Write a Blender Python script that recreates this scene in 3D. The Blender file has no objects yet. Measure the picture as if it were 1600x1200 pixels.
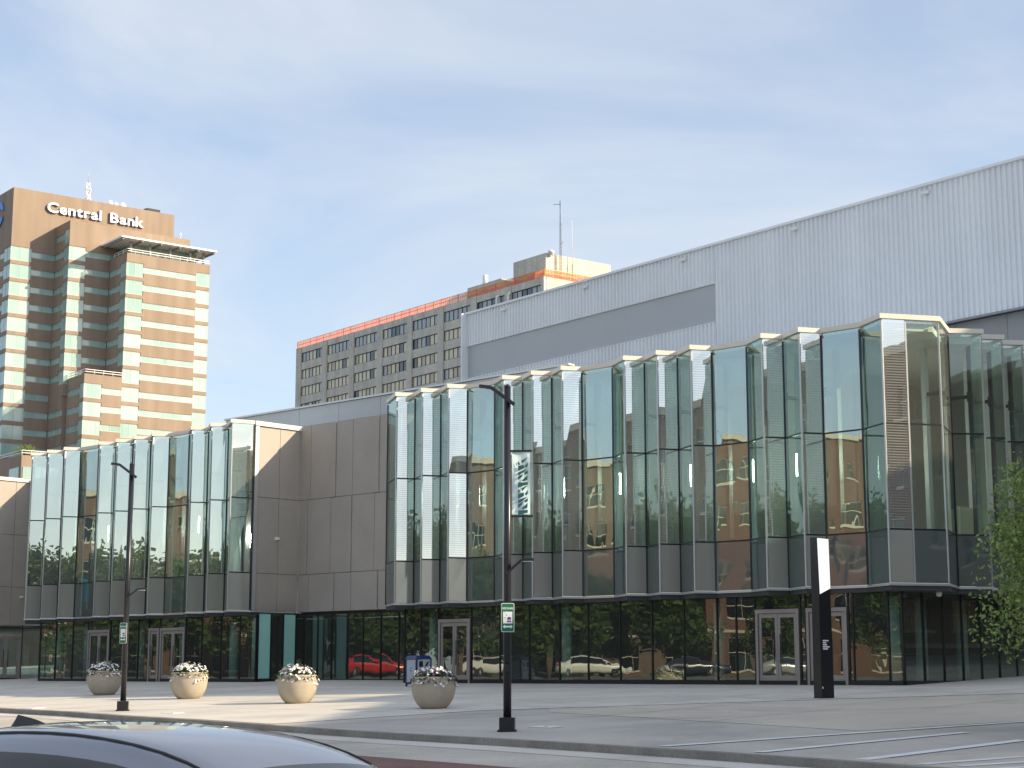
import bpy, bmesh, math, random
from mathutils import Vector, Matrix

# ------------------------------------------------------------------ camera, sky, sun, exposure
SC = bpy.context.scene
COL = SC.collection
R = math.radians
CZ = 1.65
cam_data = bpy.data.cameras.new('camera')
cam = bpy.data.objects.new('camera', cam_data)
COL.objects.link(cam)
cam.location = (0, 0, CZ)
cam.rotation_euler = (R(90) + math.atan(453.0 / 2670.0), 0, 0)
cam_data.sensor_width = 36.0
cam_data.lens = 2670.0 / 1600.0 * 36.0
cam_data.clip_start = 0.1
cam_data.clip_end = 6000
SC.camera = cam

SUN_AZ, SUN_EL = 106.0, 23.5          # degrees clockwise from +Y (view direction), above horizon
world = bpy.data.worlds.new('World')
SC.world = world
world.use_nodes = True
wn, wl = world.node_tree.nodes, world.node_tree.links
wn.clear()
w_out = wn.new('ShaderNodeOutputWorld')
w_bg = wn.new('ShaderNodeBackground')
w_bg.inputs['Strength'].default_value = 0.145
w_sky = wn.new('ShaderNodeTexSky')
w_sky.sky_type = 'NISHITA'
w_sky.sun_disc = False
w_sky.sun_elevation = R(SUN_EL)
w_sky.sun_rotation = R(SUN_AZ)
w_sky.altitude = 300
w_sky.air_density = 1.0
w_sky.dust_density = 1.6
w_sky.ozone_density = 1.3
# thin high cloud spread evenly over the whole sky
w_tc = wn.new('ShaderNodeTexCoord')
w_sep = wn.new('ShaderNodeSeparateXYZ')
w_add = wn.new('ShaderNodeMath'); w_add.operation = 'ADD'; w_add.inputs[1].default_value = 0.18
w_dx = wn.new('ShaderNodeMath'); w_dx.operation = 'DIVIDE'
w_dy = wn.new('ShaderNodeMath'); w_dy.operation = 'DIVIDE'
w_cmb = wn.new('ShaderNodeCombineXYZ')
w_no = wn.new('ShaderNodeTexNoise')
w_no.inputs['Scale'].default_value = 1.25
w_no.inputs['Detail'].default_value = 8.0
w_no.inputs['Roughness'].default_value = 0.55
w_no.inputs['Distortion'].default_value = 0.6
w_rmp = wn.new('ShaderNodeMapRange')
w_rmp.inputs['From Min'].default_value = 0.40
w_rmp.inputs['From Max'].default_value = 0.64
w_rmp.inputs['To Min'].default_value = 0.32
w_rmp.inputs['To Max'].default_value = 0.80
w_mix = wn.new('ShaderNodeMixRGB')
w_mix.inputs['Color2'].default_value = (3.65, 3.85, 4.2, 1)
wl.new(w_tc.outputs['Generated'], w_sep.inputs[0])
wl.new(w_sep.outputs['Z'], w_add.inputs[0])
wl.new(w_sep.outputs['X'], w_dx.inputs[0]); wl.new(w_add.outputs[0], w_dx.inputs[1])
wl.new(w_sep.outputs['Y'], w_dy.inputs[0]); wl.new(w_add.outputs[0], w_dy.inputs[1])
wl.new(w_dx.outputs[0], w_cmb.inputs['X']); wl.new(w_dy.outputs[0], w_cmb.inputs['Y'])
wl.new(w_cmb.outputs[0], w_no.inputs['Vector'])
wl.new(w_no.outputs['Fac'], w_rmp.inputs['Value'])
wl.new(w_rmp.outputs[0], w_mix.inputs['Fac'])
wl.new(w_sky.outputs[0], w_mix.inputs['Color1'])
wl.new(w_mix.outputs[0], w_bg.inputs['Color'])
wl.new(w_bg.outputs[0], w_out.inputs['Surface'])

sun_data = bpy.data.lights.new('sun', 'SUN')
sun_data.energy = 4.5
sun_data.angle = R(0.5)
sun_data.color = (1.0, 0.82, 0.58)
sun = bpy.data.objects.new('sun', sun_data)
COL.objects.link(sun)
sdir = Vector((math.sin(R(SUN_AZ)) * math.cos(R(SUN_EL)), math.cos(R(SUN_AZ)) * math.cos(R(SUN_EL)), math.sin(R(SUN_EL))))
sun.rotation_euler = sdir.to_track_quat('Z', 'Y').to_euler()
sun.location = sdir * 200

SC.view_settings.view_transform = 'Standard'
SC.view_settings.look = 'None'
SC.view_settings.gamma = 1.0
SC.view_settings.use_curve_mapping = False
SC.view_settings.exposure = 0.62
SC.cycles.max_bounces = 8
SC.cycles.glossy_bounces = 5
SC.cycles.transparent_max_bounces = 16
SC.cycles.diffuse_bounces = 4
SC.cycles.caustics_reflective = False
SC.cycles.caustics_refractive = False

rnd = random.Random(11)

# ------------------------------------------------------------------ helpers
def azv(a, l=1.0):
    return Vector((math.sin(R(a)) * l, math.cos(R(a)) * l, 0))

FA = Vector((-0.73016, 0.68327, 0))       # along the glass front, towards the left
FN = Vector((-0.68327, -0.73016, 0))      # outward from the glass front
FB = -FN
GA = Vector((-0.60738, 0.79441, 0))       # the city grid behind
GB = Vector((0.79441, 0.60738, 0))
G0 = Vector((12.9, 57.1, 1.27))
SLOPE = 0.036

def fdist(x, y):
    return FN.x * (x - G0.x) + FN.y * (y - G0.y)
def plaza_z(x, y):
    return 1.27 - SLOPE * fdist(x, y)
def street_z_d(d):
    if d < -6: return 1.27 + SLOPE * 6 - 0.14
    if d < 28: return 1.27 - SLOPE * d - 0.14
    if d < 50: return 0.122 - 0.0169 * (d - 28)
    return -0.25
def street_z(x, y):
    return street_z_d(fdist(x, y))

class MB:
    """collects faces, builds ONE mesh object"""
    def __init__(self):
        self.v = []; self.f = []; self.m = []; self.s = []
    def face(self, pts, mi=0, sm=False):
        i = len(self.v)
        self.v.extend([tuple(p) for p in pts])
        self.f.append(tuple(range(i, i + len(pts)))); self.m.append(mi); self.s.append(sm)
    def box8(self, p, mi=0):
        """p: 4 bottom corners ccw then 4 top corners"""
        i = len(self.v)
        self.v.extend([tuple(q) for q in p])
        for f in ((3, 2, 1, 0), (4, 5, 6, 7), (0, 1, 5, 4), (1, 2, 6, 5), (2, 3, 7, 6), (3, 0, 4, 7)):
            self.f.append(tuple(i + k for k in f)); self.m.append(mi); self.s.append(False)
    def box(self, c, size, ux=Vector((1, 0, 0)), mi=0, up=Vector((0, 0, 1))):
        c = Vector(c); ux = Vector(ux).normalized(); up = Vector(up).normalized(); uy = up.cross(ux).normalized()
        a, b, h = size[0] / 2, size[1] / 2, size[2] / 2
        P = []
        for sz in (-1, 1):
            for sx, sy in ((-1, -1), (1, -1), (1, 1), (-1, 1)):
                P.append(c + ux * a * sx + uy * b * sy + up * h * sz)
        self.box8(P, mi)
    def bar(self, p, q, w, h, mi=0):
        """box beam from p to q"""
        p = Vector(p); q = Vector(q); d = (q - p).normalized()
        up = Vector((0, 0, 1)) if abs(d.z) < 0.95 else Vector((0, 1, 0))
        sx = d.cross(up).normalized(); up = sx.cross(d).normalized()
        P = []
        for e in (p, q):
            for a, b in ((-1, -1), (1, -1), (1, 1), (-1, 1)):
                P.append(e + sx * a * w / 2 + up * b * h / 2)
        i = len(self.v); self.v.extend([tuple(t) for t in P])
        for f in ((0, 1, 2, 3), (7, 6, 5, 4), (0, 4, 5, 1), (1, 5, 6, 2), (2, 6, 7, 3), (3, 7, 4, 0)):
            self.f.append(tuple(i + k for k in f)); self.m.append(mi); self.s.append(False)
    def prism(self, poly, z0, z1, mi=0):
        """vertical prism, poly list of (x,y); z0,z1 numbers or functions"""
        n = len(poly)
        area = sum(poly[k][0] * poly[(k + 1) % n][1] - poly[(k + 1) % n][0] * poly[k][1] for k in range(n))
        if area < 0: poly = list(reversed(poly))
        f0 = z0 if callable(z0) else (lambda x, y: z0)
        f1 = z1 if callable(z1) else (lambda x, y: z1)
        i = len(self.v)
        for p in poly: self.v.append((p[0], p[1], f0(p[0], p[1])))
        for p in poly: self.v.append((p[0], p[1], f1(p[0], p[1])))
        self.f.append(tuple(i + n - 1 - k for k in range(n))); self.m.append(mi); self.s.append(False)
        self.f.append(tuple(i + n + k for k in range(n))); self.m.append(mi); self.s.append(False)
        for k in range(n):
            j = (k + 1) % n
            self.f.append((i + k, i + j, i + n + j, i + n + k)); self.m.append(mi); self.s.append(False)
    def tube(self, path, rad, seg=10, mi=0, caps=True):
        path = [Vector(p) for p in path]
        rads = rad if isinstance(rad, (list, tuple)) else [rad] * len(path)
        i = len(self.v); ref = None
        for k, p in enumerate(path):
            if k == 0: d = path[1] - p
            elif k == len(path) - 1: d = p - path[k - 1]
            else: d = (path[k + 1] - path[k - 1])
            d.normalize()
            if ref is None:
                ref = Vector((1, 0, 0)) if abs(d.x) < 0.9 else Vector((0, 1, 0))
            u = d.cross(ref).normalized(); w = u.cross(d).normalized(); ref = w
            for s in range(seg):
                a = 2 * math.pi * s / seg
                self.v.append(tuple(p + (u * math.cos(a) + w * math.sin(a)) * rads[k]))
        for k in range(len(path) - 1):
            for s in range(seg):
                t = (s + 1) % seg
                self.f.append((i + k * seg + s, i + k * seg + t, i + (k + 1) * seg + t, i + (k + 1) * seg + s)); self.m.append(mi); self.s.append(True)
        if caps:
            self.f.append(tuple(i + s for s in reversed(range(seg)))); self.m.append(mi); self.s.append(False)
            b = i + (len(path) - 1) * seg
            self.f.append(tuple(b + s for s in range(seg))); self.m.append(mi); self.s.append(False)
    def lathe(self, prof, c=(0, 0, 0), seg=32, mi=0):
        i = len(self.v); c = Vector(c); n = len(prof)
        for r, z in prof:
            for s in range(seg):
                a = 2 * math.pi * s / seg
                self.v.append((c.x + r * math.cos(a), c.y + r * math.sin(a), c.z + z))
        for k in range(n - 1):
            for s in range(seg):
                t = (s + 1) % seg
                self.f.append((i + k * seg + s, i + k * seg + t, i + (k + 1) * seg + t, i + (k + 1) * seg + s)); self.m.append(mi); self.s.append(True)
        self.f.append(tuple(i + s for s in reversed(range(seg)))); self.m.append(mi); self.s.append(False)
        b = i + (n - 1) * seg
        self.f.append(tuple(b + s for s in range(seg))); self.m.append(mi); self.s.append(False)
    def mesh(self, name, mats):
        me = bpy.data.meshes.new(name)
        me.from_pydata(self.v, [], self.f)
        for m in (mats if isinstance(mats, (list, tuple)) else [mats]):
            me.materials.append(m)
        me.polygons.foreach_set('material_index', self.m)
        me.polygons.foreach_set('use_smooth', self.s)
        me.update()
        return me
    def build(self, name, mats, parent=None):
        return link(name, self.mesh(name, mats), parent)

def link(name, me, parent=None):
    o = bpy.data.objects.new(name, me)
    COL.objects.link(o)
    if parent is not None:
        o.parent = parent
    return o
def tag(o, label=None, cat=None, group=None, kind=None):
    if label: o['label'] = label
    if cat: o['category'] = cat
    if group: o['group'] = group
    if kind: o['kind'] = kind
    return o
def thing(name, label, cat, group=None, loc=(0, 0, 0), rz=0.0):
    o = bpy.data.objects.new(name, None)
    o.empty_display_size = 0.2
    COL.objects.link(o)
    o.location = loc; o.rotation_euler = (0, 0, rz)
    return tag(o, label, cat, group)
def copy_tree(o, parent=None):
    c = o.copy(); COL.objects.link(c)
    if parent is not None: c.parent = parent
    for ch in list(o.children): copy_tree(ch, c)
    return c
def text_mesh(name, body, size, mat, extrude=0.0, offset=0.0, align='CENTER', spacing=1.0):
    cu = bpy.data.curves.new(name, 'FONT')
    cu.body = body; cu.size = size; cu.extrude = extrude; cu.offset = offset
    cu.align_x = align; cu.align_y = 'CENTER'; cu.space_character = spacing
    cu.resolution_u = 3
    t = bpy.data.objects.new(name, cu); COL.objects.link(t)
    dg = bpy.context.evaluated_depsgraph_get(); dg.update()
    me = bpy.data.meshes.new_from_object(t.evaluated_get(dg))
    bpy.data.objects.remove(t); bpy.data.curves.remove(cu)
    me.materials.clear(); me.materials.append(mat)
    return me
def basis(right, up, origin):
    r = Vector(right).normalized(); u = Vector(up).normalized(); n = r.cross(u)
    m = Matrix.Identity(4)
    for k in range(3):
        m[k][0] = r[k]; m[k][1] = u[k]; m[k][2] = n[k]; m[k][3] = origin[k]
    return m

# ------------------------------------------------------------------ materials
MATS = {}
def new_mat(name):
    m = bpy.data.materials.new(name); m.use_nodes = True
    m.node_tree.nodes.clear(); MATS[name] = m
    return m, m.node_tree.nodes, m.node_tree.links
def surf(name, col, rough=0.7, metal=0.0, var=0.12, scale=1.5, bump=0.0, bscale=20.0, streak=0.0, spec=0.5, coat=0.0, fine=0.0, fscale=60.0, sscale=2.2, stain=0.0):
    """procedural surface: colour with large-scale mottling, optional streaks, fine grain and bump (world coordinates)"""
    m, n, l = new_mat(name)
    out = n.new('ShaderNodeOutputMaterial'); b = n.new('ShaderNodeBsdfPrincipled')
    b.inputs['Roughness'].default_value = rough; b.inputs['Metallic'].default_value = metal
    b.inputs['Specular IOR Level'].default_value = spec; b.inputs['Coat Weight'].default_value = coat
    b.inputs['Coat Roughness'].default_value = 0.03
    geo = n.new('ShaderNodeNewGeometry')
    no = n.new('ShaderNodeTexNoise'); no.inputs['Scale'].default_value = scale; no.inputs['Detail'].default_value = 7
    no.inputs['Roughness'].default_value = 0.6
    l.new(geo.outputs['Position'], no.inputs['Vector'])
    mr = n.new('ShaderNodeMapRange'); mr.inputs['From Min'].default_value = 0.3; mr.inputs['From Max'].default_value = 0.7
    mr.inputs['To Min'].default_value = 1 - var; mr.inputs['To Max'].default_value = 1 + var
    l.new(no.outputs['Fac'], mr.inputs['Value'])
    fac = mr.outputs[0]
    if streak:
        mp = n.new('ShaderNodeMapping'); mp.inputs['Scale'].default_value = (sscale, sscale, sscale * 0.06)
        l.new(geo.outputs['Position'], mp.inputs['Vector'])
        n2 = n.new('ShaderNodeTexNoise'); n2.inputs['Scale'].default_value = 1.0; n2.inputs['Detail'].default_value = 5
        l.new(mp.outputs[0], n2.inputs['Vector'])
        m2 = n.new('ShaderNodeMapRange'); m2.inputs['From Min'].default_value = 0.35; m2.inputs['From Max'].default_value = 0.75
        m2.inputs['To Min'].default_value = 1.0; m2.inputs['To Max'].default_value = 1 - streak
        l.new(n2.outputs['Fac'], m2.inputs['Value'])
        mu = n.new('ShaderNodeMath'); mu.operation = 'MULTIPLY'; l.new(fac, mu.inputs[0]); l.new(m2.outputs[0], mu.inputs[1]); fac = mu.outputs[0]
    if fine:
        n3 = n.new('ShaderNodeTexNoise'); n3.inputs['Scale'].default_value = fscale; n3.inputs['Detail'].default_value = 3
        l.new(geo.outputs['Position'], n3.inputs['Vector'])
        m3 = n.new('ShaderNodeMapRange'); m3.inputs['From Min'].default_value = 0.3; m3.inputs['From Max'].default_value = 0.7
        m3.inputs['To Min'].default_value = 1 - fine; m3.inputs['To Max'].default_value = 1 + fine
        l.new(n3.outputs['Fac'], m3.inputs['Value'])
        mu = n.new('ShaderNodeMath'); mu.operation = 'MULTIPLY'; l.new(fac, mu.inputs[0]); l.new(m3.outputs[0], mu.inputs[1]); fac = mu.outputs[0]
    if stain:
        n4 = n.new('ShaderNodeTexNoise'); n4.inputs['Scale'].default_value = 0.16; n4.inputs['Detail'].default_value = 9; n4.inputs['Roughness'].default_value = 0.7; n4.inputs['Distortion'].default_value = 1.2
        l.new(geo.outputs['Position'], n4.inputs['Vector'])
        m4 = n.new('ShaderNodeMapRange'); m4.inputs['From Min'].default_value = 0.48; m4.inputs['From Max'].default_value = 0.66
        m4.inputs['To Min'].default_value = 1.0; m4.inputs['To Max'].default_value = 1 - stain
        l.new(n4.outputs['Fac'], m4.inputs['Value'])
        mu = n.new('ShaderNodeMath'); mu.operation = 'MULTIPLY'; l.new(fac, mu.inputs[0]); l.new(m4.outputs[0], mu.inputs[1]); fac = mu.outputs[0]
    vm = n.new('ShaderNodeVectorMath'); vm.operation = 'SCALE'
    vm.inputs[0].default_value = col[:3]
    l.new(fac, vm.inputs['Scale'])
    l.new(vm.outputs[0], b.inputs['Base Color'])
    if bump:
        nb = n.new('ShaderNodeTexNoise'); nb.inputs['Scale'].default_value = bscale; nb.inputs['Detail'].default_value = 4
        l.new(geo.outputs['Position'], nb.inputs['Vector'])
        bp = n.new('ShaderNodeBump'); bp.inputs['Strength'].default_value = 1.0; bp.inputs['Distance'].default_value = bump
        l.new(nb.outputs['Fac'], bp.inputs['Height']); l.new(bp.outputs[0], b.inputs['Normal'])
    l.new(b.outputs[0], out.inputs['Surface'])
    return m
def pane_glass(name, tint, refl, rcol=(0.88, 0.97, 0.93), wob=0.004, wscale=0.8, frit=0.0, pitch=0.11, dirt=0.04):
    """coated facade glass: tinted see-through plus a wavy mirror reflection, optionally a printed line frit"""
    m, n, l = new_mat(name)
    out = n.new('ShaderNodeOutputMaterial')
    tr = n.new('ShaderNodeBsdfTransparent'); tr.inputs['Color'].default_value = (*tint, 1)
    gl = n.new('ShaderNodeBsdfGlossy'); gl.inputs['Color'].default_value = (*rcol, 1); gl.inputs['Roughness'].default_value = 0.0
    geo = n.new('ShaderNodeNewGeometry')
    no = n.new('ShaderNodeTexNoise'); no.inputs['Scale'].default_value = wscale; no.inputs['Detail'].default_value = 1.0
    mp = n.new('ShaderNodeMapping'); mp.inputs['Scale'].default_value = (1.4, 1.4, 0.5)
    l.new(geo.outputs['Position'], mp.inputs['Vector']); l.new(mp.outputs[0], no.inputs['Vector'])
    bp = n.new('ShaderNodeBump'); bp.inputs['Strength'].default_value = 1.0; bp.inputs['Distance'].default_value = wob
    l.new(no.outputs['Fac'], bp.inputs['Height']); l.new(bp.outputs[0], gl.inputs['Normal'])
    fr = n.new('ShaderNodeFresnel'); fr.inputs['IOR'].default_value = 1.5
    mr = n.new('ShaderNodeMapRange'); mr.inputs['From Min'].default_value = 0.04; mr.inputs['From Max'].default_value = 1.0
    mr.inputs['To Min'].default_value = refl; mr.inputs['To Max'].default_value = 1.0
    l.new(fr.outputs[0], mr.inputs['Value'])
    # the pane is a thin solid: coating and tint sit on the face that is entered, the far face is clear
    front = n.new('ShaderNodeMath'); front.operation = 'SUBTRACT'; front.inputs[0].default_value = 1.0; l.new(geo.outputs['Backfacing'], front.inputs[1])
    rf = n.new('ShaderNodeMath'); rf.operation = 'MULTIPLY'; l.new(mr.outputs[0], rf.inputs[0]); l.new(front.outputs[0], rf.inputs[1])
    tm = n.new('ShaderNodeMixRGB'); tm.inputs['Color1'].default_value = (*tint, 1); tm.inputs['Color2'].default_value = (1, 1, 1, 1)
    l.new(geo.outputs['Backfacing'], tm.inputs['Fac']); l.new(tm.outputs[0], tr.inputs['Color'])
    mx = n.new('ShaderNodeMixShader'); l.new(rf.outputs[0], mx.inputs['Fac']); l.new(tr.outputs[0], mx.inputs[1]); l.new(gl.outputs[0], mx.inputs[2])
    # a little dust on the outside
    df = n.new('ShaderNodeBsdfDiffuse'); df.inputs['Color'].default_value = (0.78, 0.78, 0.72, 1)
    md = n.new('ShaderNodeMixShader'); dm = n.new('ShaderNodeMath'); dm.operation = 'MULTIPLY'; dm.inputs[0].default_value = dirt
    l.new(front.outputs[0], dm.inputs[1]); l.new(dm.outputs[0], md.inputs['Fac'])
    if frit:
        sp = n.new('ShaderNodeSeparateXYZ'); l.new(geo.outputs['Position'], sp.inputs[0])
        dv = n.new('ShaderNodeMath'); dv.operation = 'DIVIDE'; dv.inputs[1].default_value = pitch; l.new(sp.outputs['Z'], dv.inputs[0])
        fc = n.new('ShaderNodeMath'); fc.operation = 'FRACT'; l.new(dv.outputs[0], fc.inputs[0])
        lt = n.new('ShaderNodeMath'); lt.operation = 'LESS_THAN'; lt.inputs[1].default_value = 0.42; l.new(fc.outputs[0], lt.inputs[0])
        ma = n.new('ShaderNodeMath'); ma.operation = 'MULTIPLY_ADD'; ma.inputs[1].default_value = frit; ma.inputs[2].default_value = dirt
        l.new(lt.outputs[0], ma.inputs[0]); l.new(ma.outputs[0], dm.inputs[0])
    l.new(mx.outputs[0], md.inputs[1]); l.new(df.outputs[0], md.inputs[2])
    l.new(md.outputs[0], out.inputs['Surface'])
    return m
def gloss(name, col, rough=0.08, spec=0.8, wob=0.0, wscale=0.8, coat=0.0):
    m, n, l = new_mat(name)
    out = n.new('ShaderNodeOutputMaterial'); b = n.new('ShaderNodeBsdfPrincipled')
    b.inputs['Base Color'].default_value = (*col, 1); b.inputs['Roughness'].default_value = rough
    b.inputs['Specular IOR Level'].default_value = spec; b.inputs['Coat Weight'].default_value = coat
    b.inputs['Coat Roughness'].default_value = 0.02
    geo = n.new('ShaderNodeNewGeometry')
    no = n.new('ShaderNodeTexNoise'); no.inputs['Scale'].default_value = wscale; no.inputs['Detail'].default_value = 1
    l.new(geo.outputs['Position'], no.inputs['Vector'])
    bp = n.new('ShaderNodeBump'); bp.inputs['Distance'].default_value = max(wob, 1e-5)
    l.new(no.outputs['Fac'], bp.inputs['Height']); l.new(bp.outputs[0], b.inputs['Normal'])
    l.new(b.outputs[0], out.inputs['Surface'])
    return m
def emit(name, col, strength):
    m, n, l = new_mat(name)
    out = n.new('ShaderNodeOutputMaterial'); e = n.new('ShaderNodeEmission')
    e.inputs['Color'].default_value = (*col, 1); e.inputs['Strength'].default_value = strength
    l.new(e.outputs[0], out.inputs['Surface']); return m
def leaf_mat(name, c1, c2):
    m, n, l = new_mat(name)
    out = n.new('ShaderNodeOutputMaterial')
    geo = n.new('ShaderNodeNewGeometry')
    rp = n.new('ShaderNodeMixRGB'); rp.inputs['Color1'].default_value = (*c1, 1); rp.inputs['Color2'].default_value = (*c2, 1)
    l.new(geo.outputs['Random Per Island'], rp.inputs['Fac'])
    d = n.new('ShaderNodeBsdfPrincipled'); d.inputs['Roughness'].default_value = 0.55; d.inputs['Specular IOR Level'].default_value = 0.3
    l.new(rp.outputs[0], d.inputs['Base Color'])
    t = n.new('ShaderNodeBsdfTranslucent'); l.new(rp.outputs[0], t.inputs['Color'])
    mx = n.new('ShaderNodeMixShader'); mx.inputs['Fac'].default_value = 0.3
    l.new(d.outputs[0], mx.inputs[1]); l.new(t.outputs[0], mx.inputs[2]); l.new(mx.outputs[0], out.inputs['Surface'])
    return m
def brick_mat(name, c1, c2, mort, sc=1.0):
    m, n, l = new_mat(name)
    out = n.new('ShaderNodeOutputMaterial'); b = n.new('ShaderNodeBsdfPrincipled'); b.inputs['Roughness'].default_value = 0.85
    geo = n.new('ShaderNodeNewGeometry'); sp = n.new('ShaderNodeSeparateXYZ'); l.new(geo.outputs['Position'], sp.inputs[0])
    ad = n.new('ShaderNodeMath'); ad.operation = 'ADD'; l.new(sp.outputs['X'], ad.inputs[0]); l.new(sp.outputs['Y'], ad.inputs[1])
    cb = n.new('ShaderNodeCombineXYZ'); l.new(ad.outputs[0], cb.inputs['X']); l.new(sp.outputs['Z'], cb.inputs['Y'])
    br = n.new('ShaderNodeTexBrick'); br.inputs['Scale'].default_value = 2.2 * sc
    br.inputs['Color1'].default_value = (*c1, 1); br.inputs['Color2'].default_value = (*c2, 1); br.inputs['Mortar'].default_value = (*mort, 1)
    br.inputs['Mortar Size'].default_value = 0.012
    l.new(cb.outputs[0], br.inputs['Vector']); l.new(br.outputs['Color'], b.inputs['Base Color'])
    l.new(b.outputs[0], out.inputs['Surface']); return m

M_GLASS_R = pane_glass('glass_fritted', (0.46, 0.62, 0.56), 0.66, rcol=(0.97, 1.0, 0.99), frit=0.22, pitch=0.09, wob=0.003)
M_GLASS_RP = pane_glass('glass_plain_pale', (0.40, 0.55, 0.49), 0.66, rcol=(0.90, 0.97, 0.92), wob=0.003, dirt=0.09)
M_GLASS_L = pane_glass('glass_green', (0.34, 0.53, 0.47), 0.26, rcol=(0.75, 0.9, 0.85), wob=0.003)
M_GLASS_F = pane_glass('glass_mirror', (0.26, 0.39, 0.35), 0.42, rcol=(0.76, 0.90, 0.87), wob=0.0085)
M_GLASS_G = pane_glass('glass_ground_floor', (0.46, 0.60, 0.54), 0.22, rcol=(0.85, 0.95, 0.9), wob=0.004, dirt=0.03)
M_GLASS_TEAL = gloss('glass_back_painted_teal', (0.36, 0.68, 0.62), 0.06, 0.7, 0.004)
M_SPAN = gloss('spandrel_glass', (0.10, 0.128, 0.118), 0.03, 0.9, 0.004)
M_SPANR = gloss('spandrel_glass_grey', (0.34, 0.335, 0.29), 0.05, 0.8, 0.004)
for _m, _i in ((M_SPAN, 2.6), (M_SPANR, 2.1)):
    _p = [q for q in _m.node_tree.nodes if q.type == 'BSDF_PRINCIPLED'][0]; _p.inputs['IOR'].default_value = _i; _p.inputs['Specular IOR Level'].default_value = 0.5
M_MULL = surf('mullion_dark', (0.018, 0.02, 0.022), 0.35, 0.3, 0.1)
M_ALU = surf('aluminium_pale', (0.55, 0.56, 0.55), 0.35, 0.6, 0.06)
M_BRONZE = surf('door_frame_bronze', (0.30, 0.265, 0.245), 0.42, 0.2, 0.08)
M_COPE = surf('coping_cream', (0.74, 0.69, 0.60), 0.5, 0, 0.05, 0.6)
M_TAUPE = surf('panel_taupe', (0.385, 0.35, 0.31), 0.62, 0.0, 0.07, 0.5, fine=0.10, fscale=45)
M_GREYPAN = surf('panel_grey', (0.48, 0.51, 0.52), 0.5, 0.1, 0.05, 0.4)
M_DKGREY = surf('panel_dark_grey', (0.30, 0.305, 0.31), 0.6, 0.0, 0.06, 0.4)
M_RIB = surf('ribbed_metal_white', (0.86, 0.89, 0.91), 0.45, 0.0, 0.035, 0.25, streak=0.07, sscale=0.6)
M_FLATPAN = surf('flat_panel_bluegrey', (0.46, 0.485, 0.50), 0.45, 0.0, 0.03, 0.3)
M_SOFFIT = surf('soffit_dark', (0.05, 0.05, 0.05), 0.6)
M_CEIL = surf('interior_ceiling', (0.80, 0.79, 0.75), 0.8, var=0.04)
M_WALLIN = surf('interior_wall', (0.66, 0.61, 0.50), 0.8, var=0.06, scale=0.3)
M_CREAM = surf('interior_cream', (0.74, 0.68, 0.46), 0.7, var=0.04)
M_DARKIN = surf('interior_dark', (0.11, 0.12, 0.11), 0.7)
M_WHITEIN = surf('interior_white_steel', (0.72, 0.72, 0.69), 0.5, var=0.04)
M_FLOORIN = surf('interior_floor', (0.24, 0.23, 0.21), 0.35, var=0.1)
M_COLUMN = surf('column_pale', (0.76, 0.82, 0.78), 0.6, var=0.06)
M_TUBE = emit('tube_light', (1.0, 0.95, 0.85), 110.0)
M_WHITE = surf('white_paint', (0.86, 0.86, 0.85), 0.45, var=0.03)
M_PANELGLOW = emit('white_panel_glow', (0.95, 0.97, 1.0), 0.72)  # added emission brightens the pylon's white panel, standing in for reflected sky
M_BLACK = surf('black_paint', (0.012, 0.013, 0.016), 0.28, var=0.1)
M_POLE = surf('pole_dark', (0.032, 0.034, 0.042), 0.30, 0.4, 0.1)
M_CONC = surf('plaza_concrete', (0.66, 0.615, 0.54), 0.8, var=0.10, scale=0.35, fine=0.06, fscale=25, bump=0.002, bscale=60, stain=0.22)
M_CONC2 = surf('plaza_grey_concrete', (0.50, 0.465, 0.41), 0.82, var=0.10, scale=0.4, fine=0.08, fscale=25, bump=0.002, bscale=60, stain=0.22)
M_TAN = surf('plaza_tan_concrete', (0.57, 0.51, 0.42), 0.82, var=0.08, scale=0.4, fine=0.08, fscale=25, stain=0.22)
M_BAND = surf('concrete_band_white', (0.74, 0.74, 0.71), 0.75, var=0.08)
M_KERB = surf('kerb_concrete', (0.24, 0.225, 0.20), 0.85, var=0.22, scale=1.2, fine=0.12, fscale=20)
M_STREET = surf('street_concrete', (0.54, 0.495, 0.42), 0.85, var=0.12, scale=0.5, fine=0.10, fscale=18, stain=0.22)
M_PAVER = surf('paver_red', (0.20, 0.10, 0.082), 0.85, var=0.15, scale=1.0, fine=0.15, fscale=9)
M_PAINT = surf('road_paint_white', (0.78, 0.78, 0.76), 0.7, var=0.12, scale=2.0)
M_ASPH = surf('ground_asphalt', (0.15, 0.145, 0.135), 0.9, var=0.2, scale=0.3)
M_PLANTER = surf('planter_stone', (0.42, 0.37, 0.29), 0.85, var=0.10, scale=2.5, fine=0.10, fscale=60, bump=0.003, bscale=70)
M_SOIL = surf('soil', (0.03, 0.022, 0.015), 0.95)
M_FLOWER = surf('petals_white', (0.82, 0.81, 0.78), 0.6, var=0.08)
M_PURPLE = surf('petals_purple', (0.10, 0.05, 0.16), 0.6)
M_PLEAF = leaf_mat('planter_leaves', (0.025, 0.06, 0.02), (0.06, 0.12, 0.03))
M_LEAF = leaf_mat('tree_leaves', (0.09, 0.16, 0.04), (0.40, 0.50, 0.16))
M_LEAF2 = leaf_mat('street_tree_leaves', (0.03, 0.06, 0.016), (0.10, 0.15, 0.035))
M_BARK = surf('bark', (0.12, 0.09, 0.065), 0.9, var=0.3, scale=4)
M_TOWER = surf('tower_precast', (0.33, 0.252, 0.19), 0.8, var=0.07, scale=0.12, streak=0.22, sscale=0.5)
M_TOWERG = gloss('tower_window_mint', (0.42, 0.68, 0.60), 0.10, 0.9, 0.01, 0.3)
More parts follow.
